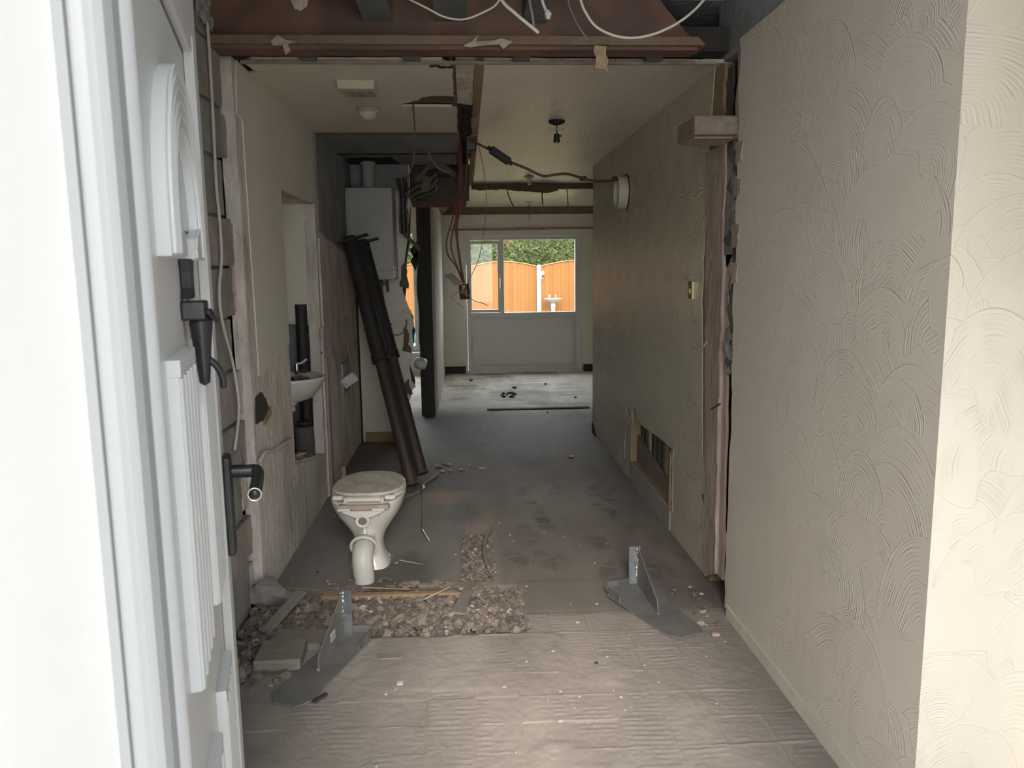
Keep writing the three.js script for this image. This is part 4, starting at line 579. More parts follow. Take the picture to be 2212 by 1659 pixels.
// ───────── boiler and flue ─────────
{
  const b = thing('boiler', 'grey white wall boiler with a flue above', 'boiler', [-0.734, 1.38, -6.43]);
  obj('case', bx(0.355, 0.715, 0.32, 0, 0.358, 0, 0.008), mat.boiler, b);
  obj('front_flap', bx(0.356, 0.066, 0.008, 0, 0.036, 0.167, 0.003), mat.boiler, b);
  const d = obj('display', bx(0.03, 0.09, 0.012, 0.178, 0.06, 0.17, 0.003), mat.plasticCream, b); obj('display_button', bx(0.014, 0.014, 0.004, 0.178, 0.08, 0.178), mat.brassDark, d); obj('display_slot', bx(0.014, 0.006, 0.004, 0.178, 0.045, 0.178), mat.brassDark, d);
  obj('flue', [rod([-0.02, 0.71, 0], [-0.02, 0.93, 0], 0.05, 0.05, 24), rod([-0.02, 0.71, 0], [-0.02, 0.735, 0], 0.062, 0.062, 24), rod([-0.02, 0.90, 0], [-0.02, 0.925, 0], 0.06, 0.06, 24)], mat.boiler, b);
  obj('side_pipe', [rod([-0.176, 0.1, 0.175], [-0.176, 0.71, 0.175], 0.009), bx(0.03, 0.015, 0.02, -0.172, 0.44, 0.175)], mat.boiler, b);
  for (const [x, l] of [[-0.1, 0.12], [-0.05, 0.2], [0.0, 0.09], [0.05, 0.16], [0.1, 0.1]]) obj('pipe_tail', rod([x, 0.0, 0], [x, -l, -0.02], 0.011), mat.brassDark, b);
  obj('filling_valve', [bx(0.09, 0.025, 0.03, 0.045, -0.03, 0.06, 0.005), bx(0.03, 0.05, 0.03, -0.02, -0.045, 0.06, 0.006)], mat.black, b);
  const h = thing('loose_flue_hole', 'dark ragged hole in the ceiling round the flue', 'hole', [-0.77, 2.314, -6.42]); obj('hole_rim', exY(Array.from({ length: 26 }, (_, i) => [0.17 * Math.cos(-i / 26 * 2 * PI) * (0.9 + 0.2 * hash(i, 2, 2)), 0.11 * Math.sin(-i / 26 * 2 * PI)]), -0.006, 0.004), mat.chipDark, h);
  const s = thing('fused_spur', 'white switched spur socket on the torn cream board', 'socket', [-0.50, 1.082, -6.6]); obj('plate', bx(0.078, 0.086, 0.014, 0, 0, 0.006, 0.003), mat.plasticCream, s); obj('switch', bx(0.026, 0.012, 0.008, 0.012, 0.022, 0.014, 0.002), mat.ceramicDusty, s);
  tag(obj('looped_cable', tube([[-0.497, 1.04, -6.58], [-0.51, 0.965, -6.57], [-0.56, 0.92, -6.57], [-0.65, 0.925, -6.58], [-0.74, 1.0, -6.58], [-0.80, 1.12, -6.58], [-0.83, 1.18, -6.59]], 0.006, 50, 8), mat.cableGrey), 'grey cable looping below the white spur socket', 'cable');
  tag(obj('thin_flex', tube([[-0.69, 1.37, -6.46], [-0.675, 1.25, -6.50], [-0.665, 1.08, -6.52], [-0.70, 0.95, -6.52]], 0.003, 30, 6), mat.cableBrown), 'thin flex dropping from the underside of the boiler', 'cable');
  const w = thing('white_control_box', 'tilted white junction box hanging beside the leaning props', 'junction box', [-0.866, 0.66, -5.72]); w.rotation.z = 0.55; w.rotation.y = 0.35;
  obj('box_body', bx(0.115, 0.075, 0.035, 0, 0, 0, 0.006), mat.plastic, w); for (const [x, y] of [[-0.035, -0.02], [0.045, 0.02], [-0.04, -0.005]]) obj('screw', new THREE.CylinderGeometry(0.004, 0.004, 0.003, 10).rotateX(PI / 2).translate(x, y, 0.018), mat.chipDark, w);
  tag(obj('grey_flex', tube([[-0.87, 1.12, -5.7], [-0.865, 0.98, -5.68], [-0.85, 0.84, -5.68], [-0.835, 0.72, -5.7]], 0.006, 30, 8), mat.cableGrey), 'grey flex running down to the tilted white junction box', 'cable');
}
// ───────── basin in the recess ─────────
{
  const b = thing('wash_basin', 'small white wash basin hung in the broken wall recess', 'basin', [-1.03, 0.70, -4.52]);
  const half = lathe([[0.0, 0.0], [0.05, 0.0], [0.12, 0.03], [0.17, 0.085], [0.195, 0.135], [0.2, 0.15], [0.192, 0.155], [0.17, 0.145], [0.13, 0.08], [0.0, 0.045]], 40).scale(1.05, 1, 1.1);
  obj('bowl', [half, bx(0.14, 0.13, 0.38, -0.13, 0.085, 0, 0.02)], mat.ceramic, b);
  obj('overflow_hump', new THREE.SphereGeometry(0.075, 20, 12).scale(1, 0.55, 1).translate(-0.02, 0.015, 0.04), mat.ceramic, b);
  obj('waste', [rod([-0.01, 0.0, 0], [-0.01, -0.05, 0], 0.036, 0.038, 20)], mat.plastic, b);
  obj('trap', [rod([-0.01, -0.05, 0], [-0.01, -0.11, 0], 0.022), rod([-0.01, -0.10, 0], [-0.01, -0.125, 0], 0.017)], mat.black, b); obj('trap_pipe', rod([-0.01, -0.19, 0], [-0.01, -0.30, 0], 0.019), mat.black, b);
  obj('chrome_tail', rod([-0.01, -0.12, 0], [-0.01, -0.195, 0], 0.0145), mat.chrome, b);
  const tap = obj('lever_tap', [rod([0.03, 0.155, -0.08], [0.03, 0.215, -0.08], 0.014), rod([0.03, 0.175, -0.08], [0.09, 0.17, -0.06], 0.009)], mat.chrome, b);
  obj('lever', tube([[0.03, 0.215, -0.08], [0.06, 0.222, -0.085], [0.085, 0.24, -0.09]], 0.007, 12, 8), mat.upvc, tap);
  for (let k = 0; k < 7; k++) { const r = tag(obj('plaster_piece', chunk(0.02 + 0.022 * hash(k, 1, 5), 300 + k, 0.6).translate(-1.08 + 0.16 * hash(k, 2, 5), 0.835 + 0.012 * hash(k, 3, 5), -4.60 + 0.19 * hash(k, 4, 5)), mat.rubbleB), 'grey plaster piece fallen into the wash basin', 'rubble piece', 'plaster pieces in the basin'); }
  const p = thing('soil_pipe', 'black vertical soil pipe inside the wall recess', 'pipe', [-1.025, 0.2, -4.93]); obj('pipe_body', rod([0, 0, 0], [0, 1.05, 0], 0.036, 0.036, 24), mat.blackDull, p); obj('pipe_socket', rod([0, 0.5, 0], [0, 0.56, 0], 0.043, 0.043, 24), mat.blackDull, p);
  const p2 = thing('waste_pipe', 'thin dark waste pipe beside the black soil pipe', 'pipe', [-0.952, 0.72, -4.985]); obj('pipe_body', [rod([0, 0, 0], [0, 0.28, 0], 0.021), rod([0, 0.26, 0], [0, 0.31, 0], 0.028)], mat.black, p2); obj('pipe_clip', bx(0.07, 0.018, 0.03, 0, 0.22, 0.01, 0.004), mat.blackDull, p2);
  const bo = thing('boxed_pipe', 'grey boxed pipe stump standing in the recess', 'pipe', [-1.0, 0.3, -4.72]); obj('stump', rod([0, 0, 0], [0, 0.22, 0], 0.06, 0.058, 20), mat.blockDark, bo); obj('stump_cap', rod([0, 0.235, 0], [0, 0.25, 0], 0.045, 0.04, 20), mat.blackDull, bo);
  tag(obj('pale_hose', tube([[-0.905, 0.64, -3.35], [-0.90, 0.663, -3.40], [-0.90, 0.635, -3.55], [-0.90, 0.625, -3.72], [-0.905, 0.61, -3.86], [-0.91, 0.60, -3.98]], 0.0085, 40, 10), mat.cableWhite), 'short pale hose curling along the stripped left wall', 'hose');
  tag(obj('upright_stub', rod([-0.86, 0, -5.25], [-0.862, 0.13, -5.25], 0.02, 0.018), mat.paper), 'pale stub of pipe standing behind the toilet', 'pipe stub');
}
// ───────── dark post, corridor cables, dangling sockets ─────────
{
  const p = thing('dark_post', 'dark charred timber post at the back room doorway', 'post', [-0.39, 0, -7.79]);
  obj('post_shaft', exF([...rag([-0.05, 0], [-0.05, 2.25], 30, 0.004, 401), ...rag([0.06, 2.25], [0.06, 0], 30, 0.003, 402)].reverse(), -0.06, 0.12), mat.timberDark, p);
  obj('door_lining', box2(-0.075, -0.045, 0, 2.2, -0.05, 0.04), mat.timberDark, p);
  for (const [y, s] of [[1.70, 1], [1.60, 2]]) obj('torn_strip', exF(rag([-0.06, y + 0.06], [-0.14, y - 0.06], 4, 0.012, 410 + s).concat(rag([-0.09, y - 0.16], [-0.055, y - 0.02], 4, 0.012, 420 + s)), 0.03, 0.004), mat.timberDark, p);
  const cup = thing('ceiling_rose', 'white round ceiling rose dangling on a cable by the dark post', 'ceiling rose', [-0.41, 0.635, -6.9]); cup.rotation.set(0.35, 0, -0.3); cup.scale.setScalar(0.88);
  obj('rose_body', lathe([[0.0, 0.04], [0.03, 0.045], [0.058, 0.036], [0.064, 0.0], [0.06, -0.042], [0.0, -0.045]], 28), mat.plastic, cup); obj('gland', rod([0, 0.04, 0], [0, 0.062, 0], 0.01, 0.007), mat.plastic, cup);
  tag(obj('rose_cable', tube([[-0.40, 2.0, -6.85], [-0.40, 1.6, -6.9], [-0.42, 1.3, -6.9], [-0.405, 1.05, -6.9], [-0.415, 0.85, -6.9], [-0.395, 0.70, -6.9]], 0.006, 60, 8), mat.cableBlack), 'black cable holding the dangling white ceiling rose', 'cable');
  const fb = thing('cable_bundle', 'bundle of dark cables beside the boiler', 'cable bundle', [-0.487, 1.75, -6.45]);
  for (let k = 0; k < 7; k++) obj('cable', tube([[-0.03 + k * 0.01, 0.0, 0.01 * (k % 3)], [-0.03 + k * 0.01, 0.1, 0.012 * (k % 2)], [-0.028 + k * 0.009, 0.2, 0.0], [-0.03 + k * 0.012, 0.32, 0.03], [0.02 * (k - 3), 0.42, 0.08 + 0.02 * k]], 0.0055, 30, 6), k % 3 ? mat.cableBlack : mat.cableGrey, fb);
  obj('trunking', bx(0.075, 0.19, 0.03, 0, 0.1, -0.02, 0.004), mat.blackDull, fb);
  tag(obj('brace_board', exF([[-0.52, 1.77], [-0.50, 1.735], [-0.37, 1.60], [-0.365, 1.645], [-0.49, 1.765]], -6.52, 0.02), mat.paperOlive), 'broken olive board strip bridging the gap beside the cable bundle', 'board strip');
  // red and brown cables
  const red = [[[-0.02, 2.42, -5.6], [-0.028, 2.2, -5.6], [-0.027, 2.03, -5.6], [-0.08, 1.81, -5.6], [-0.126, 1.65, -5.6], [-0.12, 1.56, -5.6], [-0.062, 1.475, -5.6], [-0.02, 1.37, -5.6]], [[-0.015, 2.45, -5.6], [-0.02, 2.25, -5.59], [-0.018, 2.03, -5.59], [-0.035, 1.9, -5.6], [-0.05, 1.72, -5.6], [-0.035, 1.52, -5.6], [-0.012, 1.37, -5.6]], [[0.02, 2.6, -5.6], [0.0, 2.45, -5.6], [-0.012, 2.2, -5.61], [-0.012, 2.03, -5.6], [-0.058, 1.81, -5.61], [-0.095, 1.62, -5.6], [-0.06, 1.49, -5.6], [-0.008, 1.36, -5.6]]];
  red.forEach((r, i) => tag(obj('red_cable', tube(r.map(([x, y]) => [x, y, -5.6 + (i - 1) * 0.013]), 0.0055, 80, 8), mat.cableRed), ['dull red cable bowing furthest left above the dangling socket', 'straightest dull red cable above the dangling socket', 'dull red cable between the other two, running into the ceiling slot'][i], 'cable', 'red cables from the ceiling slot'));
  tag(obj('brown_cable', tube([[0.045, 2.36, -5.566], [0.03, 2.2, -5.566], [0.012, 2.03, -5.566], [-0.03, 1.85, -5.566], [-0.055, 1.74, -5.566], [-0.045, 1.6, -5.566], [-0.03, 1.48, -5.566], [-0.01, 1.36, -5.57]], 0.008, 70, 8), mat.cableBrown), 'thick dark brown cable beside the red cables', 'cable');
  tag(obj('thin_grey_wire', tube([[0.11, 2.31, -5.62], [0.135, 2.2, -5.6], [0.16, 1.95, -5.6], [0.147, 1.78, -5.6], [0.10, 1.53, -5.6], [0.05, 1.42, -5.6], [0.02, 1.36, -5.6]], 0.0028, 60, 6), mat.cableGrey), 'thin grey wire curving right of the red cables', 'wire');
  tag(obj('olive_cable', tube([[-0.254, 2.33, -4.25], [-0.252, 2.29, -4.25], [-0.2475, 2.166, -4.26], [-0.264, 2.025, -4.3], [-0.301, 1.925, -4.32]], 0.0042, 40, 8), mat.cableBrown), 'single grey cable hanging from the ceiling hole', 'cable');
  const bb = thing('back_box', 'rusty metal back box dangling under the red cables', 'back box', [-0.008, 1.296, -5.6]); bb.rotation.z = 0.06;
  obj('box_shell', [bx(0.072, 0.105, 0.003, 0, 0, -0.02), bx(0.003, 0.105, 0.04, -0.035, 0, 0), bx(0.003, 0.105, 0.04, 0.035, 0, 0), bx(0.072, 0.003, 0.04, 0, 0.052, 0), bx(0.072, 0.003, 0.04, 0, -0.052, 0), bx(0.012, 0.012, 0.012, 0.03, 0.056, 0.012)], mat.rust, bb);
  obj('plaster_fill', chunk(0.032, 91, 1.3).scale(1, 1.1, 0.45).translate(0, 0, -0.004), mat.brassDark, bb);
  obj('copper_tail', [tube([[-0.03, -0.05, 0.015], [0.0, -0.052, 0.018], [0.036, -0.052, 0.012], [0.075, -0.075, 0.01], [0.12, -0.09, 0.0], [0.16, -0.112, 0.0]], 0.0024, 40, 6)], mat.cableBrown, bb);
  obj('earth_tail', [tube([[-0.034, 0.008, 0.01], [-0.07, -0.012, 0.01], [-0.096, -0.035, 0.0], [-0.07, -0.065, 0.0], [-0.03, -0.1, 0.0], [-0.018, -0.115, 0]], 0.002, 30, 6)], mat.cableGrey, bb);
  const so = thing('socket_plate', 'pale double socket faceplate hanging slanted beside the back box', 'socket', [-0.082, 1.388, -5.55]); so.rotation.set(-0.95, 0.3, -0.8); so.scale.setScalar(0.85);
  obj('faceplate', bx(0.135, 0.075, 0.014, 0, 0, 0, 0.003), mat.plinth, so); for (const x of [-0.03, 0.035]) obj('socket_hole', [bx(0.008, 0.014, 0.003, x, 0.014, 0.005), bx(0.014, 0.007, 0.003, x - 0.012, -0.008, 0.005), bx(0.014, 0.007, 0.003, x + 0.012, -0.008, 0.005)], mat.chipDark, so);
  // conduit across to the round collar on the right wall
  tag(obj('conduit_cable', tube([[0.05, 2.275, -5.15], [0.12, 2.245, -5.2], [0.18, 2.215, -5.2]], 0.008, 20, 8).clone(), mat.cableBrown), 'short dark cable entering the hanging inline connector', 'cable');
  const sb = thing('slot_junction_box', 'black junction box tucked in the ceiling slot', 'junction box', [0.055, 2.262, -5.25]); obj('box_body', bx(0.07, 0.1, 0.09, 0, 0, 0, 0.008), mat.blackDull, sb); obj('box_lid', bx(0.06, 0.085, 0.008, 0, 0, 0.047, 0.003), mat.black, sb);
  const jc = thing('inline_connector', 'dark inline cable connector hanging across the ceiling', 'connector', [0.242, 2.18, -5.2]); jc.rotation.z = -0.575; jc.rotation.y = 0.1;
  obj('connector_body', bx(0.145, 0.05, 0.045, 0, 0, 0, 0.008), mat.blackDull, jc); for (const s of [-1, 1]) obj('gland', rod([s * 0.07, 0, 0], [s * 0.098, 0, 0], 0.016, 0.011), mat.blackDull, jc);
  tag(obj('sagging_cable', tube([[0.325, 2.133, -5.2], [0.42, 2.095, -5.2], [0.525, 2.05, -5.2], [0.60, 2.058, -5.2], [0.68, 2.062, -5.2], [0.79, 2.034, -5.22], [0.88, 2.022, -5.25], [0.96, 2.025, -5.28], [1.04, 2.045, -5.32], [1.085, 2.06, -5.34]], 0.0085, 80, 8), mat.cableBrown), 'dark cable sagging from the connector to the round wall collar', 'cable');
  for (const [x, y] of [[0.79, 2.036], [1.03, 2.044]]) tag(obj('cable_gland', rod([x - 0.02, y, -5.23 - (x - 0.79) * 0.4], [x + 0.02, y + 0.002, -5.24 - (x - 0.79) * 0.4], 0.014), mat.blackDull), x < 0.9 ? 'dark cable gland midway along the sagging cable' : 'dark cable gland next to the round wall collar', 'cable gland');
  const c = thing('wall_collar', 'cream round vent collar stuck out of the right wall', 'vent collar', [1.108, 1.955, -5.36]); obj('collar_tube', lathe([[0.098, 0.0], [0.098, 0.07], [0.105, 0.074], [0.11, 0.07], [0.11, 0.0]], 44).rotateZ(PI / 2), mat.plasticCream, c); obj('dark_mouth', rod([-0.012, 0, 0], [-0.008, 0, 0], 0.098, 0.098, 40), mat.brassDark, c); obj('wall_flange', lathe([[0.09, 0.0], [0.122, 0.0], [0.12, 0.008], [0.11, 0.01]], 44).rotateZ(PI / 2), mat.brassDark, c);
  const sw = thing('light_switch', 'brass edged light switch on the fan papered wall', 'light switch', [1.106, 1.338, -3.77]); obj('switch_plate', bx(0.008, 0.086, 0.086, -0.004, 0, 0, 0.003), mat.brassDark, sw); obj('bright_rim', [bx(0.013, 0.086, 0.012, -0.006, 0, 0.038, 0.002)], mat.brass, sw); obj('rocker', bx(0.006, 0.026, 0.018, -0.009, -0.004, -0.01, 0.002), mat.brass, sw);
  for (const [lb, z, y0, y1] of [['slotted metal strip at the near edge of the wall hole', -4.06, 0.125, 0.475], ['slotted metal strip at the far edge of the wall hole', -5.33, 0.12, 0.48]]) { const s = thing('slotted_strip', lb, 'metal strip', [1.1045, y0, z], 'slotted metal strips by the wall hole'); const H = y1 - y0; obj('strip_body', exZ([[-0.014, 0], [0.014, 0], [0.014, H], [-0.014, H]], 0, 0.004, [[[-0.006, 0.06], [0.006, 0.06], [0.006, 0.12], [-0.006, 0.12]], [[-0.006, H - 0.09], [0.006, H - 0.09], [0.006, H - 0.03], [-0.006, H - 0.03]]]), mat.zinc, s); obj('screw', [0.2, 0.17, H - 0.12].map((y) => new THREE.CylinderGeometry(0.004, 0.004, 0.003, 10).rotateZ(PI / 2).translate(-0.005, y, 0)), mat.chipDark, s); }
  const tp = thing('torn_paper', 'curled strip of torn wallpaper above the wall hole', 'torn wallpaper', [1.09, 0.46, -5.1]); obj('paper_curl', exZ([[-0.02, 0.06], [0.03, 0.05], [0.02, -0.02], [-0.05, -0.10], [-0.14, -0.12], [-0.12, -0.06], [-0.06, 0.0]], 0.0, 0.003).rotateZ(-0.2), mat.paper, tp); obj('paper_curl', exZ([[-0.06, 0.05], [-0.02, 0.05], [0.0, 0.0], [-0.05, -0.02]], -0.012, 0.003).rotateZ(0.2), mat.paper, tp);
  tag(obj('loose_thread', tube([[1.03, 1.13, -3.28], [1.04, 1.10, -3.36], [1.055, 1.075, -3.5], [1.075, 1.068, -3.62], [1.095, 1.067, -3.72]], 0.0035, 30, 6), mat.cableWhite), 'pale frayed wire end crossing the broken plaster edge', 'wire');
  tag(obj('old_nail', rod([1.02, 0.86, -3.16], [1.09, 0.862, -3.26], 0.004), mat.black), 'black nail sticking out of the pink plaster edge', 'nail');
  const bk = thing('projecting_brick', 'single brick left sticking out of the wall junction', 'brick', [1.0, 1.995, -3.19]); obj('brick_body', box2(-0.10, 0.10, -0.036, 0.036, -0.14, 0.11, 0.005), mat.brick, bk); obj('brick_face', box2(-0.075, 0.07, -0.03, 0.03, 0.10, 0.114, 0.003), mat.brickFace, bk); obj('mortar_smear', chunk(0.03, 12, 0.7).translate(0.09, -0.03, 0.06), mat.block, bk); obj('mortar_bed', box2(-0.085, 0.085, -0.043, -0.034, -0.13, 0.06, 0.003), mat.pink, bk);
}
// ───────── ceiling fittings ─────────
{
  const f = thing('extractor_fan', 'white boxy extractor fan grille on the left ceiling board', 'extractor fan', [-0.478, CH, -3.80]); obj('fan_case', [exF([[-0.088, 0], [0.088, 0], [0.082, -0.042], [-0.082, -0.042]], -0.09, 0.18, null, 0.005)], mat.plasticCream, f);
  for (let k = 0; k < 13; k++) obj('grille_slat', bx(0.0035, 0.01, 0.09, -0.066 + k * 0.011, -0.045, -0.02, 0.001), mat.plasticCream, f); obj('grille_gap', bx(0.145, 0.003, 0.1, 0, -0.042, -0.02), mat.cableGrey, f);
  const l = thing('bulkhead_lamp', 'round frosted ceiling lamp behind the extractor fan', 'ceiling lamp', [-0.50, CH, -4.36]); l.scale.set(0.58, 0.72, 0.58); obj('lamp_base', lathe([[0.0, 0.0], [0.095, 0.0], [0.1, -0.012], [0.085, -0.02], [0.0, -0.02]], 36), mat.plasticCream, l); obj('lamp_ring', lathe([[0.085, -0.018], [0.108, -0.02], [0.11, -0.03], [0.08, -0.034]], 36), mat.plasticCream, l); obj('diffuser', new THREE.SphereGeometry(0.082, 28, 12, 0, 2 * PI, PI / 2, PI / 2).scale(1, 0.7, 1).translate(0, -0.028, 0), mat.bulbGlass, l);
  const pend = (label, x, z, y, drop, r, bulb, m2) => { const p = thing('pendant_fitting', label, 'pendant fitting', [x, y, z]); obj('rose', lathe([[0, 0], [r, 0], [r * 0.95, -0.012], [r * 0.4, -0.024], [0, -0.024]], 24), m2, p); obj('flex', rod([0, -0.02, 0], [0.002, -drop, 0], 0.004), mat.cableBlack, p); obj('lampholder', [rod([0, -drop, 0], [0, -drop - 0.05, 0], 0.016, 0.02), rod([0.0, -drop - 0.02, 0], [0.028, -drop - 0.01, 0.0], 0.006)], m2 === mat.blackDull ? mat.black : mat.plasticCream, p); if (bulb) obj('bracket_plate', bx(0.09, 0.004, 0.03, 0, -0.05, 0), mat.plasticCream, p); };
  pend('dark stripped ceiling rose with lampholder on the shiny ceiling, nearest one', 0.555, -4.72, CH, 0.075, 0.05, true, mat.blackDull);
  pend('small pale ceiling rose near the far edge of the shiny ceiling', 0.616, -7.45, CH, 0.03, 0.05, false, mat.plasticCream);
  pend('pendant with long flex hanging in the back room', 0.83, -10.1, 2.295, 0.19, 0.05, false, mat.plasticCream);
  const scrap = (label, pts, z, m, tilt) => { const t = thing('torn_scrap', label, 'torn scrap', [pts[0][0], pts[0][1], z]); const q = pts.map(([x, y], i) => [x - pts[0][0] + 0.002 * (hash(i, 3, 8) - 0.5), y - pts[0][1]]); const g = exG(shape(q), 0.006, 0.0012); const p = g.attributes.position; for (let i = 0; i < p.count; i++) p.setZ(i, p.getZ(i) + 0.018 * (vn(p.getX(i) * 40 + 50, p.getY(i) * 40 + 50, 999, 4) - 0.5)); g.computeVertexNormals(); obj('scrap_body', g.rotateX(tilt), m, t); return t; };
  scrap('torn pale scrap on the left of the beam ledge', [[-0.711, 2.308], [-0.684, 2.330], [-0.654, 2.313], [-0.613, 2.308], [-0.648, 2.297], [-0.637, 2.275], [-0.657, 2.257], [-0.666, 2.292], [-0.703, 2.293]], -3.125, mat.paper, 0);
  scrap('long torn pale scrap along the middle of the beam ledge', [[0.009, 2.294], [0.044, 2.311], [0.068, 2.333], [0.062, 2.311], [0.115, 2.312], [0.159, 2.320], [0.202, 2.312], [0.182, 2.295], [0.164, 2.282], [0.146, 2.300], [0.088, 2.295], [0.035, 2.290]], -3.125, mat.paper, 0);
  scrap('tuft of tan insulation hanging below the beam ledge', [[0.515, 2.297], [0.560, 2.293], [0.557, 2.263], [0.570, 2.242], [0.564, 2.222], [0.577, 2.186], [0.557, 2.208], [0.534, 2.210], [0.512, 2.215], [0.521, 2.251], [0.512, 2.273]], -3.12, mat.insul, 0.05);
  scrap('tan plaster remnant stuck to the top left of the beam', [[-0.652, 2.497], [-0.572, 2.497], [-0.581, 2.454], [-0.606, 2.437], [-0.630, 2.444]], -3.195, mat.strip2, 0);
  // torn boards and tape round the ceiling hole
  tag(obj('hanging_board', exF(rag([-0.36, 2.12], [-0.24, 2.25], 5, 0.012, 501).concat(rag([-0.16, 2.26], [-0.05, 2.16], 4, 0.01, 502), rag([-0.07, 2.13], [-0.17, 2.21], 4, 0.01, 503), rag([-0.26, 2.19], [-0.33, 2.10], 4, 0.01, 504)), -6.0, 0.008), mat.paperOlive), 'torn olive paper strip drooping from the ceiling above the boiler', 'torn paper');
  tag(obj('hanging_board', exF(rag([-0.32, 2.02], [-0.26, 2.03], 2, 0.01, 505).concat(rag([-0.24, 2.13], [-0.30, 2.16], 3, 0.01, 506)), -5.98, 0.006), mat.paperOlive), 'small torn paper flap hanging left of the olive strip', 'torn paper');
  tag(obj('bent_flex', tube([[-0.24, 2.27, -5.7], [-0.21, 2.22, -5.75], [-0.17, 2.175, -5.8], [-0.11, 2.15, -5.8]], 0.009, 24, 8), mat.cableGrey), 'thick bent grey flex in front of the olive strip', 'cable');
  for (let k = 0; k < 8; k++) tag(obj('loom_cable', tube([[-0.47 + 0.01 * k, 2.05 - 0.008 * k, -6.3], [-0.40 + 0.01 * k, 2.09 - 0.01 * k, -6.2], [-0.30 + 0.012 * k, 2.13 - 0.012 * k, -6.1], [-0.2, 2.18 - 0.014 * k, -6.0]], 0.005, 24, 6), k % 3 ? mat.cableGrey : mat.cableBlack), 'grey cable of the loose loom slanting above the boiler', 'cable', 'loom of cables above the boiler');
  tag(obj('ceiling_flap', exF([...rag([0.12, 2.285], [0.95, 2.275], 16, 0.006, 509), [0.96, 2.235], ...rag([0.86, 2.21], [0.55, 2.235], 8, 0.012, 510), ...rag([0.4, 2.25], [0.14, 2.24], 8, 0.01, 511)].reverse(), -8.06, 0.008), mat.timber), 'torn brown board hanging along the back room opening', 'torn board');
  for (const [x, y0, y1, x2, lb] of [[0.44, 2.24, 2.08, 0.50, 'dark wire end dangling left under the torn brown board'], [0.80, 2.24, 2.10, 0.80, 'short straight wire dangling under the torn brown board'], [1.05, 2.27, 2.0, 1.07, 'thin pale wire dangling beside the corridor wall end']]) tag(obj('wire_end', tube([[x, y0, -8.04], [(x + x2) / 2 - 0.006, (y0 + y1) / 2, -8.03], [x2, y1, -8.03]], 0.006, 20, 6), x > 1 ? mat.cableGrey : mat.cableBlack), lb, 'wire', 'wire ends hanging at the back room opening');
  const chips = []; for (let k = 0; k < 7; k++) chips.push(chunk(0.008 + 0.012 * hash(k, 1, 19), 600 + k, 0.25).translate(-0.13 + 0.012 * k + 0.01 * hash(k, 2, 19), CH - 0.001, -3.47 - 0.05 * hash(k, 3, 19)));
  tag(obj('ceiling_scar', chips, mat.chipDark), 'small dark scar chipped out of the left ceiling board', 'scar');
  // white cables over the front hall
  const cb = (label, pts, r, m) => tag(obj('hanging_cable', tube(pts.map(([x, y, z]) => [x, y, z ?? -2.7]), r, 60, 8), m), label, 'cable');
  cb('long white cable looping low under the joists', [[0.385, 2.45], [0.399, 2.323], [0.419, 2.28], [0.448, 2.244], [0.499, 2.218], [0.562, 2.207], [0.639, 2.218], [0.732, 2.26], [0.809, 2.326], [0.86, 2.42]], 0.0045, mat.cableWhite);
  cb('stiff cream cable end pointing down to the right', [[0.09, 2.45], [0.139, 2.321], [0.177, 2.286], [0.222, 2.25], [0.256, 2.224]], 0.006, mat.cableWhite);
  cb('short straight grey cable end between the joists', [[0.228, 2.45], [0.230, 2.322], [0.238, 2.279], [0.243, 2.243]], 0.0045, mat.cableGrey);
  cb('white cable end with a clear crimp at its tip', [[0.262, 2.45], [0.272, 2.322], [0.284, 2.29]], 0.005, mat.cableWhite);
  tag(obj('clear_crimp', chunk(0.013, 33, 1.2).translate(0.29, 2.278, -2.7), mat.bulbGlass), 'clear plastic crimp on a white cable tip', 'crimp');
  cb('thin white cable sagging left under the joists', [[-0.2, 2.34], [-0.11, 2.298], [-0.051, 2.27], [0.009, 2.262], [0.078, 2.285], [0.124, 2.314], [0.15, 2.4]], 0.0032, mat.cableWhite);
  cb('thin dark cable crossing the beam face', [[0.35, 2.45], [0.357, 2.323], [0.383, 2.258], [0.422, 2.2]], 0.002, mat.cableGrey);
  tag(obj('wall_cable', tube([[-0.93, 2.55, -3.09], [-0.93, 2.407, -3.091], [-0.93, 2.279, -3.095], [-0.93, 2.114, -3.091], [-0.93, 1.946, -3.082], [-0.93, 1.776, -3.073], [-0.93, 1.64, -3.085], [-0.925, 1.5, -3.059], [-0.925, 1.396, -3.01], [-0.925, 1.309, -3.005], [-0.925, 1.219, -3.044], [-0.925, 1.122, -3.105], [-0.925, 1.006, -3.147], [-0.925, 0.908, -3.16], [-0.925, 0.831, -3.122], [-0.925, 0.758, -3.068]], 0.006, 120, 8), mat.cableWhite), 'long white cable hanging down the broken left wall', 'cable');
  const rag1 = thing('plaster_wad', 'ragged plaster wad where the white cable leaves the wall', 'plaster wad', [-0.93, 2.40, -3.05]); obj('wad_body', [chunk(0.05, 21, 1).scale(0.4, 1, 1), chunk(0.04, 22, 1).scale(0.4, 1, 1).translate(0, 0.06, -0.04), chunk(0.03, 23, 1).scale(0.4, 1, 1).translate(0.005, -0.03, -0.06)], mat.block, rag1);
}
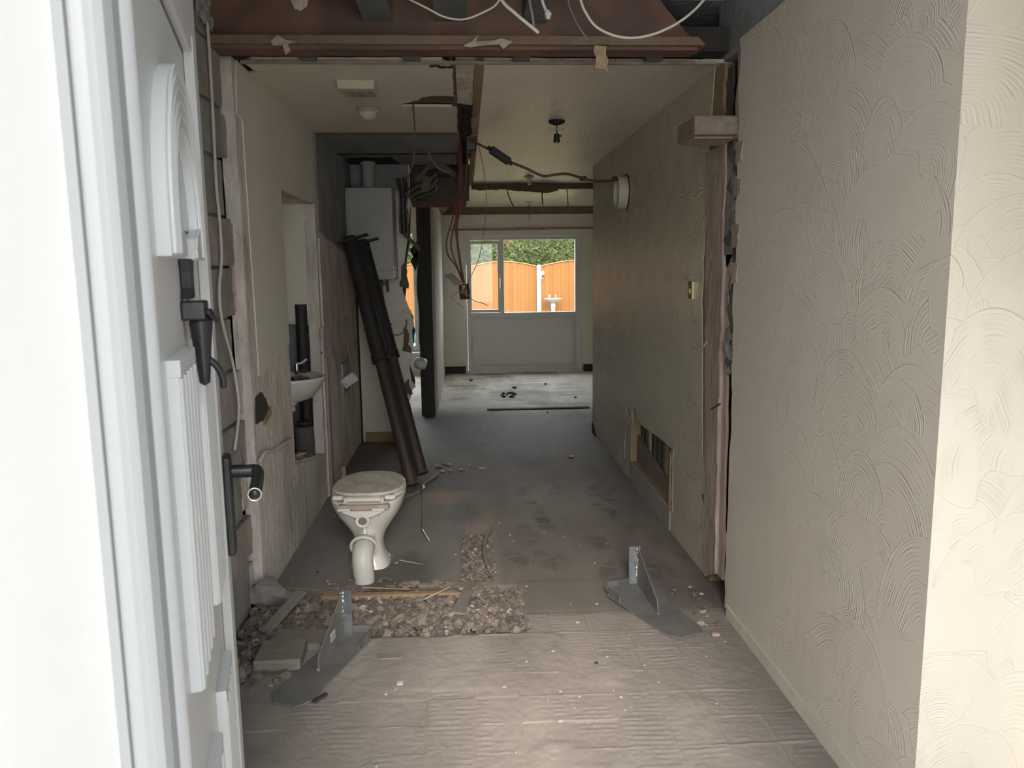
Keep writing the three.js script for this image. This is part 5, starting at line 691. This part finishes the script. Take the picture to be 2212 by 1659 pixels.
// ───────── rubble and loose bits on the floor ─────────
{
  const geos = [1, 2, 3, 4].map((s) => chunk(1, 700 + s, 0.55)), mats = [mat.rubbleA, mat.rubbleB, mat.rubbleC, mat.chipPale];
  const beds = thing('trench_rubble', 'broken plaster and concrete rubble filling the shallow floor trench', 'rubble', [0, 0, 0]); beds.userData.kind = 'stuff';
  geos.forEach((g, gi) => mats.forEach((mt, mi) => {
    const n = [1000, 1100, 500, 90][mi], im = new THREE.InstancedMesh(g, mt, n), m = new THREE.Matrix4(), q = new THREE.Quaternion(), e = new THREE.Euler();
    for (let i = 0; i < n; i++) {
      let x, z, y, s; const k = rnd();
      if (k < 0.72) { x = rr(-0.93, 0.22); z = -3.18 + 0.17 * (rnd() + rnd() - 1) * 1.25; y = -0.02 + 0.02 * rnd(); s = 0.003 + 0.017 * rnd() ** 5; }
      else if (k < 0.86) { x = rr(-0.045, 0.12); z = rr(-4.15, -3.3); y = -0.012 + 0.01 * rnd(); s = 0.003 + 0.011 * rnd() ** 4; }
      else { x = -0.93 + 0.26 * rnd() ** 1.5; z = rr(-3.35, -2.62); y = 0.004 + 0.03 * ss(-0.7, -0.93, x) * rnd(); s = 0.003 + 0.018 * rnd() ** 5; }
      e.set(rr(0, 0.8), rr(0, 6.3), rr(0, 0.8)); q.setFromEuler(e); m.compose(V(x, y, z), q, V(s * rr(0.8, 1.5), s, s)); im.setMatrixAt(i, m);
    }
    im.name = numbered('rubble_bits'); im.userData.kind = 'stuff'; beds.add(im);
  }));
  // bigger pieces, one by one
  const piece = (name, label, cat, g, m, grp) => tag(obj(name, g, m), label, cat, grp);
  for (let k = 0; k < 34; k++) { const x = -0.9 + 1.1 * hash(k, 1, 23), z = -3.3 + 0.25 * hash(k, 2, 23), s = 0.011 + 0.016 * hash(k, 3, 23) ** 2; { const c = k % 5; piece('rubble_lump', ['sandy plaster lump lying in the trench rubble', 'dark grey concrete lump lying in the trench rubble', 'whitish plaster lump lying in the trench rubble', 'reddish brick lump lying in the trench rubble', 'sandy plaster lump lying in the trench rubble'][c], 'rubble lump', chunk(s, 800 + k, 0.65).rotateY(6 * hash(k, 4, 23)).translate(x, -0.006 + 0.4 * s, z), [mat.rubbleA, mat.rubbleB, mat.chipPale, mat.rubbleC, mat.rubbleA][c], ['sandy lumps in the trench', 'dark lumps in the trench', 'whitish lumps in the trench', 'reddish lumps in the trench', 'sandy lumps in the trench'][c]); } }
  const spots = []; for (let k = 0; k < 95; k++) spots.push([-0.85 + 1.85 * hash(k, 1, 29), -2.1 - 2.6 * hash(k, 2, 29) ** 1.2, 0.003 + 0.006 * hash(k, 3, 29) ** 2, k]);
  for (const [x, z, s, k] of spots) { const c = k % 6 ? 0 : k % 4 ? 1 : 2; piece('plaster_chip', ['tiny pale plaster chip lying loose on the bare floor', 'tiny pink brick chip lying loose on the bare floor', 'tiny black chip lying loose on the bare floor'][c], 'chip', chunk(s, 900 + k, 0.5).translate(x, 0.006 + s * 0.2, z), [mat.chipPale, mat.chipPink, mat.chipDark][c], ['pale chips scattered on the floor', 'pink chips scattered on the floor', 'black chips scattered on the floor'][c]); }
  for (let k = 0; k < 26; k++) piece('plaster_chip', 'tiny plaster chip in the crumbs under the right wall edge', 'plaster chip', chunk(0.004 + 0.012 * hash(k, 3, 31) ** 2, 950 + k, 0.6).translate(1.03 - 0.12 * hash(k, 1, 31) ** 2 - 0.05 * hash(k, 5, 31), 0.005, -3.12 - 0.45 * (hash(k, 2, 31) - 0.4)), [mat.chipPale, mat.rubbleC, mat.rubbleB][k % 3], 'plaster crumbs under the right wall edge');
  piece('ridged_chip', 'white ridged tile chip on the near floor', 'tile chip', [0, 1, 2, 3].map((k) => bx(0.022, 0.008, 0.005, -0.259, 0.01 + 0.001 * k, -2.588 + k * 0.0065, 0.002)), mat.chipPale);
  piece('plaster_chip', 'pale round stone alone on the far corridor floor', 'stone', chunk(0.02, 41, 0.6).translate(0.79, 0.008, -5.88), mat.chipPale);
  piece('tile_shard', 'thin tan tile shard right of the left bracket', 'tile shard', exY(rag([-0.36, -2.80], [-0.275, -2.795], 3, 0.005, 601).concat(rag([-0.27, -2.765], [-0.36, -2.76], 3, 0.006, 602)).reverse(), 0.006, 0.005), mat.rubbleA);
  piece('dark_batten_end', 'small dark batten offcut beside the left bracket tip', 'offcut', box2(-0.03, 0.03, 0.004, 0.014, -0.008, 0.008, 0.002).rotateY(0.95).translate(-0.525, 0, -2.51), mat.chipDark);
  piece('pink_chip', 'pink brick chip near the right wall skirting', 'brick chip', bx(0.03, 0.012, 0.016, 0.96, 0.01, -2.85, 0.002), mat.chipPink);
  piece('slate_offcut', 'flat dark green slate offcut lying on the rubble', 'slate offcut', exY([[-0.085, -3.12], [-0.03, -3.10], [0.005, -3.33], [-0.04, -3.35]], 0.014, 0.009), mat.slab);
  const tile = thing('stone_slab', 'small square grey slab lying by the left rubble', 'slab', [-0.72, 0, -2.79]); tile.rotation.y = 0.03;
  obj('slab_body', box2(-0.085, 0.085, 0.004, 0.05, -0.085, 0.085, 0.006), mat.slab, tile); obj('slab_dent', chunk(0.017, 5, 0.25).translate(-0.005, 0.05, 0.0), mat.rubbleA, tile); obj('pale_edge', box2(-0.075, 0.07, 0.008, 0.036, 0.083, 0.0885, 0.002), mat.rubbleA, tile);
  const t2 = thing('stone_slab', 'dark flat slab just behind the square grey slab', 'slab', [-0.68, 0, -2.93]); t2.rotation.y = -0.1; obj('slab_body', box2(-0.11, 0.1, 0.0, 0.03, -0.07, 0.06, 0.006), mat.slab, t2);
  // timber splinters along the edge of the slab behind the trench
  const sp = (label, a, b, r, m) => piece('timber_splinter', label, 'timber splinter', [rod(a, b, r, r * 0.5, 6)], m, 'timber splinters by the trench');
  piece('timber_batten', 'split timber batten along the back edge of the trench', 'batten', exY([...rag([-0.66, -3.39], [-0.1, -3.37], 14, 0.006, 611), ...rag([-0.04, -3.345], [-0.68, -3.35], 14, 0.005, 612)].reverse(), -0.02, 0.03), mat.timberPale);
  sp('long pale splinter on the split batten', [-0.50, 0.018, -3.42], [-0.28, 0.016, -3.385], 0.005, mat.timberPale);
  sp('thin splinter slanting over the rubble', [-0.21, 0.012, -3.28], [-0.10, 0.03, -3.36], 0.004, mat.chipPale);
  sp('thin splinter lying left of the toilet pipe stub', [-0.86, 0.008, -3.47], [-0.66, 0.008, -3.43], 0.0035, mat.timberPale);
  sp('pale sliver on the floor right of the toilet', [-0.36, 0.006, -3.78], [-0.24, 0.006, -3.71], 0.003, mat.chipPale);
  piece('pale_crumbs', 'strip of pale crumbs behind the trench', 'crumbs', Array.from({ length: 22 }, (_, k) => chunk(0.008 + 0.016 * hash(k, 1, 37), 640 + k, 0.4).translate(-0.32 + 0.24 * hash(k, 2, 37), 0.006, -3.50 + 0.05 * hash(k, 3, 37) + 0.03 * k / 22)), mat.rubbleA).userData.kind = 'stuff';
  piece('outlet_crumbs', 'sandy crumbs round the foot of the toilet outlet', 'crumbs', Array.from({ length: 46 }, (_, k) => { const a = 6.28 * hash(k, 1, 39), r = 0.06 + 0.08 * hash(k, 2, 39) ** 1.5; return chunk(0.005 + 0.014 * hash(k, 3, 39) ** 2, 670 + k, 0.5).translate(-0.505 + r * Math.cos(a) * 1.2, 0.005, -3.48 + r * Math.sin(a) * 0.8); }), mat.rubbleC).userData.kind = 'stuff';
  piece('bent_conduit', 'bent pale grey conduit offcut lying in the floor channel', 'conduit', [tube([[0.111, 0.02, -4.164], [0.093, 0.03, -4.06], [0.075, 0.03, -3.93], [0.069, 0.025, -3.81], [0.072, 0.018, -3.72], [0.084, 0.008, -3.64]], 0.0095, 40, 10), rod([0.108, 0.02, -4.15], [0.118, 0.024, -4.2], 0.006)], mat.cableGrey);
  piece('metal_rod', 'short shiny metal rod lying on the dark floor', 'rod', rod([-0.271, 0.014, -4.215], [-0.224, 0.008, -4.03], 0.0055), mat.chrome);
  piece('string_line', 'thin dark string lying in line with the shiny rod', 'string', tube([[-0.32, 0.02, -5.06], [-0.305, 0.006, -4.8], [-0.285, 0.006, -4.45], [-0.272, 0.014, -4.22]], 0.0018, 20, 5), mat.cableBlack);
  piece('foil_ball', 'small pale crumpled lump beside the prop feet', 'crumpled lump', chunk(0.02, 55, 0.9).translate(-0.315, 0.018, -5.07), mat.weld);
  piece('floor_flex', 'dark flex curving on the floor round the prop feet', 'cable', tube([[-0.50, 0.01, -4.72], [-0.42, 0.01, -4.86], [-0.34, 0.01, -4.98], [-0.30, 0.01, -5.2], [-0.22, 0.01, -5.42]], 0.009, 40, 8), mat.cableGrey);
  for (let k = 0; k < 16; k++) piece('far_crumb', 'dark crumb on the back room floor', 'crumb', chunk(0.012 + 0.02 * hash(k, 1, 43), 720 + k, 0.5).translate(k < 10 ? 0.45 + 0.25 * (hash(k, 2, 43) - 0.5) : -0.1 + 1.4 * hash(k, 2, 43), 0.008, k < 10 ? -9.1 + 0.35 * hash(k, 3, 43) : -7.2 - 3 * hash(k, 3, 43)), mat.chipDark, 'dark crumbs on the back room floor');
  for (let k = 0; k < 14; k++) piece('corridor_chip', 'pale chip on the dim corridor floor by the props', 'plaster chip', chunk(0.008 + 0.014 * hash(k, 1, 47), 760 + k, 0.4).translate(-0.25 + 0.4 * hash(k, 2, 47), 0.006, -5.45 - 0.35 * hash(k, 3, 47)), k % 3 ? mat.chipPale : mat.rubbleA, 'pale chips on the corridor floor');
  piece('corner_rubble_lump', 'broken concrete lump at the foot of the left wall', 'rubble lump', chunk(0.075, 77, 0.9).translate(-0.90, 0.05, -3.30), mat.block);
  piece('fallen_board', 'dark narrow board fallen against the left rubble', 'board', box2(-0.025, 0.025, 0, 0.012, -0.12, 0.12, 0.002).rotateX(0.35).rotateY(-0.5).translate(-0.78, 0.05, -3.12), mat.slab);
}
scene.traverse((o) => { if (o.isMesh) { o.castShadow = true; o.receiveShadow = true; } });
renderer.render(scene, camera);
